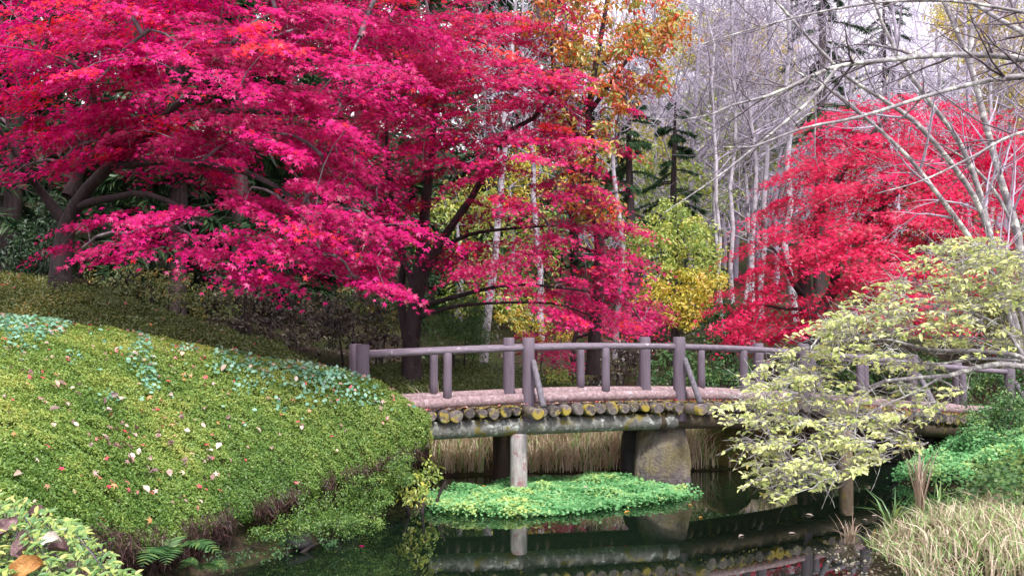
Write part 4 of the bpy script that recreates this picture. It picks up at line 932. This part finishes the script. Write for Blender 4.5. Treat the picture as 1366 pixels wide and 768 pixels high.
def floating(name, label, pxpoly, n, s, mat, hmax, cat, d_noise=2.6, proto=oval_leaf(.95, .08)):
    """little leaves crowding on the water inside an outline of the photo projected onto the water plane"""
    poly = np.array(pxpoly, float); lo, hi = poly.min(0), poly.max(0); M = n * 8
    q = np.stack([rng.uniform(lo[0], hi[0], M), rng.uniform(lo[1], hi[1], M)], -1); ins = np.zeros(M, bool)
    for i in range(len(poly)):
        a, b = poly[i], poly[(i + 1) % len(poly)]; c = (a[1] > q[:, 1]) != (b[1] > q[:, 1])
        ins ^= c & (q[:, 0] < (b[0] - a[0]) * (q[:, 1] - a[1]) / (b[1] - a[1] + 1e-12) + a[0])
    q = q[ins]; Yd = CAMZ * FPX / (q[:, 1] - HOR) ; w = Yd ** 3; w /= w.sum()
    q = q[rng.choice(len(q), n, p=w)]; Yd = CAMZ * FPX / (q[:, 1] - HOR)
    x = (q[:, 0] - 683) * Yd / FPX; y = Yd
    x = x + rng.normal(0, .07, n); y = y + rng.normal(0, .07, n)
    z = hmax * np.clip(1.9 * vnoise(x * d_noise, y * d_noise) - .25 + .5 * vnoise(x * 8, y * 8), .08, 1.6) * rng.random(n) ** .6
    P = np.stack([x, y, np.maximum(z, np.maximum(ground_z(x, y), 0) + z) + .01], -1)
    tint = np.clip(-.05 + .6 * vnoise(x * 5, y * 5) + .4 * vnoise(x * 1.3, y * 1.3) + rng.normal(0, .17, n) + .2 * z / max(hmax, .01), 0, 1)
    return tag(scatter(name, proto, P, np.array([0, -.3, 1]) + rng.normal(0, .4, (n, 3)), rng.normal(0, 1, (n, 3)), s * rng.uniform(.6, 1.3, n), mat, None, tint), label, cat, kind='stuff')
floating('watercress', 'bright green watercress floating in the pond under the bridge', [(572, 668), (600, 655), (680, 642), (760, 638), (830, 642), (890, 650), (925, 656), (900, 666), (850, 672), (760, 684), (690, 688), (620, 685), (575, 680)], 26000, .04, CRESS, .085, 'watercress')
floating('watercress', 'blue green water plants along the right bank below the bridge end', [(1190, 645), (1215, 628), (1260, 618), (1330, 606), (1380, 604), (1380, 650), (1330, 660), (1280, 655), (1230, 652)], 15000, .045, CRESS, .22, 'watercress')
floating('bank_plants', 'green leafy ground cover on the right bank beside the pale grass', [(1260, 700), (1290, 672), (1330, 662), (1420, 650), (1420, 740), (1340, 730)], 5000, .05, GREEN, .3, 'ground cover')
floating('floating_scum', 'pale flecks of dead stems and petals floating beside the near right bank', [(1085, 730), (1110, 722), (1150, 725), (1210, 760), (1200, 775), (1120, 772)], 130, .03, PALEF, .001, 'debris')
ellcloud('bramble', 'yellow green broad leaved plant at the inlet behind the straw grass', [(1300, 682, 34, 14, 10.4), (1330, 700, 30, 20, 10), (1290, 670, 24, 8, 10.7)], 90, .085, YGREEN, clump=.12, leaf_n=10, twig_r=.004)
ellcloud('bramble', 'dull green broad leaved plant at the right edge above the straw grass', [(1350, 680, 36, 26, 9.8), (1380, 700, 40, 30, 9.5)], 90, .08, YGREEN, clump=.12, leaf_n=12, twig_r=.004)
# leaves floating on the water
for k, (px, py, s, col, lb) in enumerate([
    (1052, 708, .09, 0, 'white floating leaf on dark water below the pale shrub, lowest of its row'),
    (1075, 684, .1, 0, 'pale floating leaf just beneath the lowest twigs of the pale shrub'),
    (985, 711, .09, 0, 'small white leaf floating in the dark reflection of the bridge'),
    (1161, 685, .07, 0, 'white floating leaf right of the reflected pier'),
    (1148, 690, .05, 0, 'tiny pale floating leaf between the reflected pier and the white leaf'),
    (835, 680, .1, 1, 'orange leaf floating at the front edge of the watercress'),
    (918, 671, .06, 1, 'small orange leaf floating right of the watercress tip'),
    (486, 724, .07, 2, 'single red leaf floating on dark water before the left bank'),
    (932, 687, .07, 1, 'orange leaf floating over the stone\'s reflection'),
    (780, 662, .08, 0, 'cream leaf lying on the watercress in front of the standing stone'),
    (645, 660, .07, 1, 'pinkish leaf lying on the watercress by the weathered pier log')]):
    Yd = CAMZ * FPX / (py - HOR); p = np.array([[(px - 683) * Yd / FPX, Yd, .006 if 'lying' not in lb else .14]])
    mt = [LITTER, ORANGE, MAPLE_A][col]
    o = scatter('floating_leaf', OVAL if col < 2 else STAR, p * 0, np.array([[.05, -.1, 1.0]]), np.array([[math.cos(k * 2.1), math.sin(k * 2.1) * .4, 0]]), s, mt, None, np.array([[.97, .3, .5][col]]))
    o.location = p[0]; tag(o, lb, 'leaf')

# ------------------------------------------------------------------ the pale shrub tree and the bare branches on the right
def leafy_twigs(name, label, stems, ells, per_m2, leaf_s, mat, bark, leaf_n=16, spray=.22, extra_twigs=0, cat='tree'):
    lines = [curve(at(*np.array(s[0], float).T), 14) for s in stems]; rads = [np.linspace(s[1], s[2], 14) for s in stems]
    b = lines[0][0]; t = thing(name, label, cat, (b[0], b[1], float(ground_z(b[0], b[1]))))
    cent = at([e[0] for e in ells], [e[1] for e in ells], [e[4] for e in ells])
    ln1, rd1, nodes = grow(skeleton_nodes(lines), cent, .02, .008, K=7, lift=.1, bend=.3)
    P, idx = ell_sprays(ells, per_m2, spray)
    ln2, rd2, nodes2 = grow(nodes, P, .007, .0025, K=5, lift=.08, bend=.3)
    tw, tr = [], []
    own_p, own_d = [], []
    n = len(P)
    flow = unit(np.array([-1, -.1, -.1]) + rng.normal(0, .4, (n, 3)) * np.array([1, 1, .45]))
    for i in range(n):
        for q in range(3):
            d = unit(flow[i] + rng.normal(0, .45, 3) * np.array([1, 1, .25])); L = spray * rng.uniform(.7, 1.5); uu = np.linspace(0, 1, 4)[:, None]
            l = P[i] + d * L * uu + np.array([0, 0, -.12]) * L * uu ** 2; tw.append(l); tr.append(np.linspace(.003, .0012, 4))
            own_p.append(l); own_d.append(d)
    for i in range(extra_twigs):
        p = nodes2[rng.integers(len(nodes2)), :3]; d = unit(np.array([-.9, 0, .05]) + rng.normal(0, .5, 3)); L = rng.uniform(.1, .34); uu = np.linspace(0, 1, 4)[:, None]
        tw.append(p + d * L * uu + np.cumsum(rng.normal(0, .02, (4, 3)), 0)); tr.append(np.linspace(.004, .0015, 4))
    tubes('trunk', [(lines, rads, 9)], bark, t)
    tubes('branches', [(ln1, rd1, 6), (ln2, rd2, 4), (tw, tr, 3)], bark, t)
    own_p = np.array(own_p); own_d = np.array(own_d); m_ = len(own_p); k = rng.poisson(leaf_n / 3, m_).clip(1, None); own = np.repeat(np.arange(m_), k); M = len(own)
    f = rng.uniform(.05, 1.02, M); i = f * 3; a = np.clip(i.astype(int), 0, 2)
    pos = own_p[own, a] + (own_p[own, a + 1] - own_p[own, a]) * (i - a)[:, None]
    d = own_d[own]; sd = unit(np.cross(d, np.array([0, 0, 1.0]))) * rng.choice([-1, 1], M)[:, None]
    T = unit(d * .7 + sd * rng.uniform(.4, 1.1, M)[:, None] + np.array([0, 0, -.25]) + rng.normal(0, .25, (M, 3)))
    S = leaf_s * rng.uniform(.6, 1.3, M)
    pos = pos + T * (S * .55)[:, None]
    N = np.array([0, -.35, 1.0]) + rng.normal(0, .4, (M, 3))
    tint = np.clip(.45 + rng.normal(0, .17, m_)[own] + rng.normal(0, .2, M), 0, 1)
    scatter('crown', OVAL, pos, N, T, S, mat, t, tint); return t
PE = [(1300, 325, 60, 12, 9.5), (1345, 350, 40, 12, 9.4), (1270, 352, 50, 11, 9.3), (1330, 378, 50, 11, 9.3), (1240, 378, 55, 11, 9.2), (1200, 396, 50, 9, 9.1), (1290, 398, 55, 11, 9.2), (1360, 402, 40, 12, 9.2), (1170, 414, 55, 9, 9), (1240, 420, 60, 9, 9.1), (1130, 430, 45, 8, 8.9), (1095, 446, 40, 8, 8.9), (1170, 448, 60, 10, 9, .6), (1080, 470, 35, 8, 8.8), (1310, 430, 60, 10, 9.1, .6), (1260, 450, 60, 10, 9.1, .4),
      (1055, 492, 40, 9, 8.7), (1090, 508, 50, 9, 8.7), (1040, 518, 42, 9, 8.6), (1130, 492, 40, 8, 8.8, .7), (1010, 534, 34, 8, 8.6), (1075, 536, 55, 10, 8.6), (1140, 530, 50, 9, 8.7, .7), (1200, 515, 50, 8, 8.8, .6), (1240, 540, 40, 8, 8.7, .6),
      (1040, 560, 44, 10, 8.5), (1105, 562, 55, 11, 8.5), (1165, 560, 45, 10, 8.6), (1030, 590, 36, 9, 8.4), (1085, 590, 55, 11, 8.4), (1150, 592, 50, 11, 8.5), (1195, 575, 30, 9, 8.6), (1060, 616, 50, 10, 8.35), (1120, 620, 55, 11, 8.35), (1035, 632, 40, 8, 8.3), (1085, 642, 50, 9, 8.3), (1170, 612, 26, 9, 8.4), (1055, 656, 30, 6, 8.25),
      (1190, 430, 80, 12, 9, .6), (1150, 470, 70, 12, 8.9, .5), (1230, 480, 70, 12, 9, .4), (1310, 460, 60, 12, 9.1, .5), (1360, 450, 40, 14, 9.2, .6), (1220, 555, 40, 9, 8.7, .6), (1275, 520, 40, 8, 8.8, .4), (1330, 340, 60, 16, 9.4), (1380, 380, 40, 20, 9.3), (1215, 590, 30, 9, 8.6, .7), (1010, 560, 30, 8, 8.4)]
leafy_twigs('witch_hazel', 'pale lime leaved shrub with grey tangled branches reaching over the water at right',
    [([(1450, 640, 9.4), (1425, 570, 9.4), (1395, 515, 9.3), (1366, 490, 9.2), (1320, 486, 9.1), (1260, 502, 9), (1190, 506, 8.9), (1145, 522, 8.8), (1105, 545, 8.6)], .05, .008),
     ([(1395, 515, 9.3), (1366, 478, 9.2), (1310, 468, 9.1), (1240, 466, 9.1), (1180, 452, 9), (1110, 455, 8.9)], .03, .006),
     ([(1180, 508, 8.9), (1150, 530, 8.7), (1142, 555, 8.5), (1138, 590, 8.4), (1110, 625, 8.3)], .012, .004),
     ([(1260, 500, 9), (1215, 525, 8.8), (1170, 545, 8.6), (1120, 580, 8.4)], .014, .004),
     ([(1370, 482, 9.2), (1340, 440, 9.2), (1290, 415, 9.1), (1220, 402, 9)], .025, .006),
     ([(1370, 480, 9.2), (1362, 420, 9.3), (1330, 370, 9.4), (1290, 345, 9.4)], .025, .006),
     ([(1360, 480, 9.2), (1300, 478, 9.15), (1250, 485, 9.1), (1180, 480, 9)], .02, .005)],
    PE, 170, .064, PALE, BARK_L, 17, .2, 1500)

def poly3(pts): return np.array([(float(a), float(b), float(c)) for a, b, c in pts])
def branch_tree(name, label, stems, side_n, side_len, seed, mat, r_tw=.004, up=(0, 0, .15)):
    rg = np.random.default_rng(seed); lines = [curve(at(*poly3(s[0]).T), 22) for s in stems]; rads = [np.linspace(s[1], s[2], 22) for s in stems]
    b = lines[0][0]; t = thing(name, label, 'tree', (b[0], b[1], float(ground_z(b[0], b[1]))))
    def kids(ls, rs, cnt, ln, K, lo):
        o, r_ = [], []
        for l, r in zip(ls, rs):
            tot = np.linalg.norm(np.diff(l, axis=0), axis=1).sum()
            for _ in range(max(1, int(cnt * tot))):
                f = rg.uniform(lo, .98); a = int(f * (len(l) - 1)); p = l[a]; ax = unit(l[min(a + 1, len(l) - 1)] - l[max(a - 1, 0)])
                d = unit(rg.normal(size=3)); d = unit(d - ax * (d @ ax)); d = unit(d * rg.uniform(.5, 1) + ax * rg.uniform(.5, 1.1) + np.array(up))
                L = ln * rg.uniform(.4, 1.3) * (1.1 - .5 * f); uu = np.linspace(0, 1, K)[:, None]
                q = p + d * L * uu + np.array([0, 0, 1.0]) * rg.normal(0, .15) * L * uu ** 2 + np.cumsum(rg.normal(0, .05 * L / K * 1.6, (K, 3)), 0) * (uu > 0)
                o.append(q); rr = min(r[a] * .6, ln * .011 + r_tw * .4); r_.append(np.linspace(rr, r_tw * .4, K))
        return o, r_
    a, ar = kids(lines, rads, side_n, side_len, 8, .1); b2, br2 = kids(a, ar, 3.2, side_len * .45, 5, .15); c, cr = kids(b2, br2, 4.5, side_len * .2, 4, .15)
    tubes('trunk', [(lines, rads, 10)], BARK_L, t); tubes('branches', [(a, ar, 6), (b2, br2, 4), (c, cr, 3)], mat, t); return t
branch_tree('bare_tree', 'bare multi stemmed tree with slanting lichen white trunks in front of the scarlet maple', [
    ([(1420, 640, 10.6), (1395, 540, 10.6), (1372, 440, 10.6), (1359, 318, 10.6), (1338, 250, 10.6), (1316, 170, 10.6), (1294, 86, 10.6), (1255, -10, 10.6), (1225, -90, 10.6)], .055, .026),
    ([(1408, 600, 10.4), (1380, 520, 10.4), (1345, 400, 10.4), (1322, 318, 10.4), (1303, 245, 10.4), (1277, 185, 10.3), (1238, 133, 10.2), (1190, 60, 10), (1150, -40, 9.8)], .05, .015),
    ([(1400, 600, 10.2), (1370, 500, 10.2), (1330, 380, 10.1), (1294, 318, 10), (1250, 258, 9.9), (1208, 206, 9.8), (1152, 155, 9.7), (1109, 120, 9.6), (1060, 95, 9.5)], .04, .01),
    ([(1322, 318, 10.4), (1294, 253, 10.3), (1230, 172, 10.1), (1178, 133, 10), (1126, 99, 9.9), (1060, 30, 9.8), (1000, -40, 9.7)], .035, .012),
    ([(1359, 318, 10.6), (1330, 260, 10.6), (1290, 215, 10.5), (1250, 190, 10.4)], .025, .008),
    ([(1294, 86, 10.6), (1300, 20, 10.6), (1330, -60, 10.6)], .04, .015)], 2.2, 1.3, 5, BARK_G)
branch_tree('bare_tree', 'overhanging bare tree whose long lichened boughs sweep in from the right above the scarlet maple', [
    ([(1760, 640, 8.0), (1740, 420, 8.0), (1680, 240, 8), (1560, 120, 8), (1450, 88, 7.9), (1366, 79, 7.8), (1307, 73, 7.8), (1230, 75, 7.7), (1170, 82, 7.7), (1118, 88, 7.6), (1084, 101, 7.6), (1041, 122, 7.5), (1006, 133, 7.5), (972, 142, 7.4), (929, 159, 7.4), (864, 159, 7.3)], .042, .003),
    ([(1560, 120, 8), (1460, 105, 7.6), (1366, 101, 7.4), (1307, 110, 7.4), (1247, 125, 7.3), (1187, 144, 7.3), (1135, 159, 7.2), (1075, 170, 7.2), (1023, 189, 7.1), (1002, 196, 7.1), (963, 196, 7)], .026, .004),
    ([(1118, 88, 7.6), (1085, 130, 7.5), (1041, 168, 7.4), (989, 211, 7.4), (950, 241, 7.3), (886, 284, 7.3)], .016, .004),
    ([(1680, 240, 8), (1500, 160, 7.4), (1366, 176, 7.2), (1294, 211, 7.1), (1230, 241, 7), (1170, 258, 7)], .02, .003),
    ([(1560, 120, 8), (1440, 40, 7.8), (1330, 10, 7.7), (1220, 0, 7.6), (1100, 15, 7.6), (1000, 40, 7.5), (900, 70, 7.4)], .02, .003),
    ([(1450, 88, 7.9), (1340, 30, 8.4), (1240, -30, 8.6), (1140, -60, 8.6)], .03, .008)], 3.4, 1.0, 6, BARK_M)

# ------------------------------------------------------------------ near azalea sprigs with dead leaves, bottom left
t = thing('azalea_shrub', 'near azalea with pale yellow green shoots in the bottom left corner', 'shrub', (-1.35, 2.75, float(ground_z(-1.35, 2.75))))
lines, rads, P, N, T, S = [], [], [], [], [], []
edge = lambda px: np.interp(px, [-150, 0, 40, 100, 150, 195], [640, 655, 672, 692, 735, 775])
for k in range(620):
    px = random.uniform(-120, 200); e = edge(px); py = e + random.random() ** 1.2 * 190 + 4; d = random.uniform(2.3, 3.0) + (e - py) * .002
    top = at(px, py, d); b = top + np.array([random.uniform(-.12, .12), random.uniform(-.08, .12), -random.uniform(.14, .3)])
    l = curve([b, (b + top) / 2 + rng.normal(0, .015, 3), top], 5); lines.append(l); rads.append(np.linspace(.0022, .0014, 5))
    ax = unit(l[-1] - l[-2] + np.array([0, -.02, .02]))
    for q in range(13):
        f = 1 - .16 * (q // 5) - .02 * random.random(); a = q * 2.4 + random.random() * .5; open_ = .5 + .35 * (q // 5)
        r_ = unit(np.cross(ax, [math.cos(a), math.sin(a), .2])); tip = unit(ax * (1.1 - open_ * .7) + r_ * open_ * 1.3 + rng.normal(0, .12, 3))
        s = .031 * random.uniform(.6, 1.25); p = l[0] + (l[-1] - l[0]) * f + tip * s * .5
        P.append(p); T.append(tip); N.append(ax + rng.normal(0, .2, 3) + np.array([0, -.2, .2])); S.append(s)
low = [[np.array([-1.35, 2.75, .2]), np.array([-1.35 + dx * .5, 2.75, .7]), np.array([-1.35 + dx, 2.7 + dy, 1.25])] for dx, dy in ((-.5, 0), (-.25, .1), (0, 0), (.2, -.1), (.35, .1))]
lines2 = [curve(l, 6) for l in low]
tubes('stems', [(lines, rads, 4), (lines2, [np.linspace(.02, .008, 6)] * 5, 6)], BARK_M, t)
scatter('foliage', oval_leaf(.42, .1), np.array(P), np.array(N), np.array(T), np.array(S), AZ_FRONT, t)
def witheredmat(name, a, b, c):
    m, nt, out = newmat(name); v = coords(nt); n1 = noise(nt, 55, 8, .75, v, .6); n2 = noise(nt, 240, 4, .7, v)
    finish(nt, out, ramp(nt, n1, [(.32, a), (.52, b), (.7, c)]), .6, n2, .8, .003, .25); return m
DEADP = witheredmat('dead_leaf_mauve', (.07, .04, .045), (.2, .12, .13), (.36, .25, .25))
DEADO = witheredmat('dead_leaf_orange', (.2, .08, .03), (.42, .21, .07), (.55, .34, .15))
DEADW = witheredmat('dead_leaf_white', (.42, .36, .32), (.66, .6, .56), (.78, .74, .7))
def dead_leaf(label, px, py, d, s, mat, n_, t_, curl, seed):
    """a big curled leaf, bent along and across its midrib, with a stalk"""
    rg = np.random.default_rng(seed); nu, nv = 9, 11; V = []
    for j in range(nv):
        f = j / (nv - 1); w = .36 * math.sin(math.pi * min(1, f * .92 + .06)) ** .75 * (1 + .1 * math.sin(f * 13 + seed))
        for i in range(nu):
            g = i / (nu - 1) * 2 - 1
            V.append((g * w, f - .5, curl * g * g * .3 * (1 + .4 * math.sin(f * 5 + seed)) - .35 * curl * (f - .4) ** 2 + .025 * math.sin(g * 5 + f * 9 + seed)))
    V = np.array(V); N = unit(np.array(n_, float)); T = np.array(t_, float); T = unit(T - N * (T @ N)); B = np.cross(T, N)
    Vw = s * (V[:, :1] * B + V[:, 1:2] * T + V[:, 2:] * N)
    F = [(j * nu + i, j * nu + i + 1, (j + 1) * nu + i + 1, (j + 1) * nu + i) for j in range(nv - 1) for i in range(nu - 1)]
    c = at(px, py, d); o = mesh('dead_leaf', Vw, F, mat, None, np.full(len(F), rg.random()), smooth=True); o.location = c
    st = curve([-.5 * s * T, -.62 * s * T + .02 * N * s, -.8 * s * T + .12 * s * N], 5)
    q = mesh('stalk', *tubes_data([st], [np.full(5, s * .012)], 5), mat, None, np.zeros(20)); q.parent = o
    tag(o, label, 'leaf'); return o
dead_leaf('large mauve dead leaf at the left edge on the near azalea', 10, 704, 2.3, .066, DEADP, (.2, -.7, .7), (.4, 0, 1), 1, 1)
dead_leaf('folded purple brown dead leaf, second from the left edge on the near azalea', 34, 726, 2.25, .068, DEADP, (-.3, -.8, .5), (-.2, .1, 1), 1.2, 2)
dead_leaf('orange brown dead leaf lowest in the corner on the near azalea', 36, 757, 2.2, .078, DEADO, (.1, -.8, .6), (1, 0, .3), .8, 3)
dead_leaf('white dead leaf curled on the near azalea shoots', 68, 721, 2.3, .052, DEADW, (-.1, -.7, .7), (.9, .1, -.1), 1, 4)
dead_leaf('dark shrivelled dead leaf next to the white leaf on the near azalea', 78, 733, 2.32, .05, DEADP, (.1, -.5, .8), (1, .1, 0), 1.4, 5)
dead_leaf('small purple dead leaf at the upper edge of the near azalea', 52, 687, 2.45, .05, DEADP, (.2, -.6, .8), (1, .2, .4), 1.3, 6)
dead_leaf('mauve dead leaf lowest and farthest right on the near azalea', 104, 763, 2.25, .055, DEADP, (.1, -.7, .7), (1, 0, -.2), 1.1, 7)
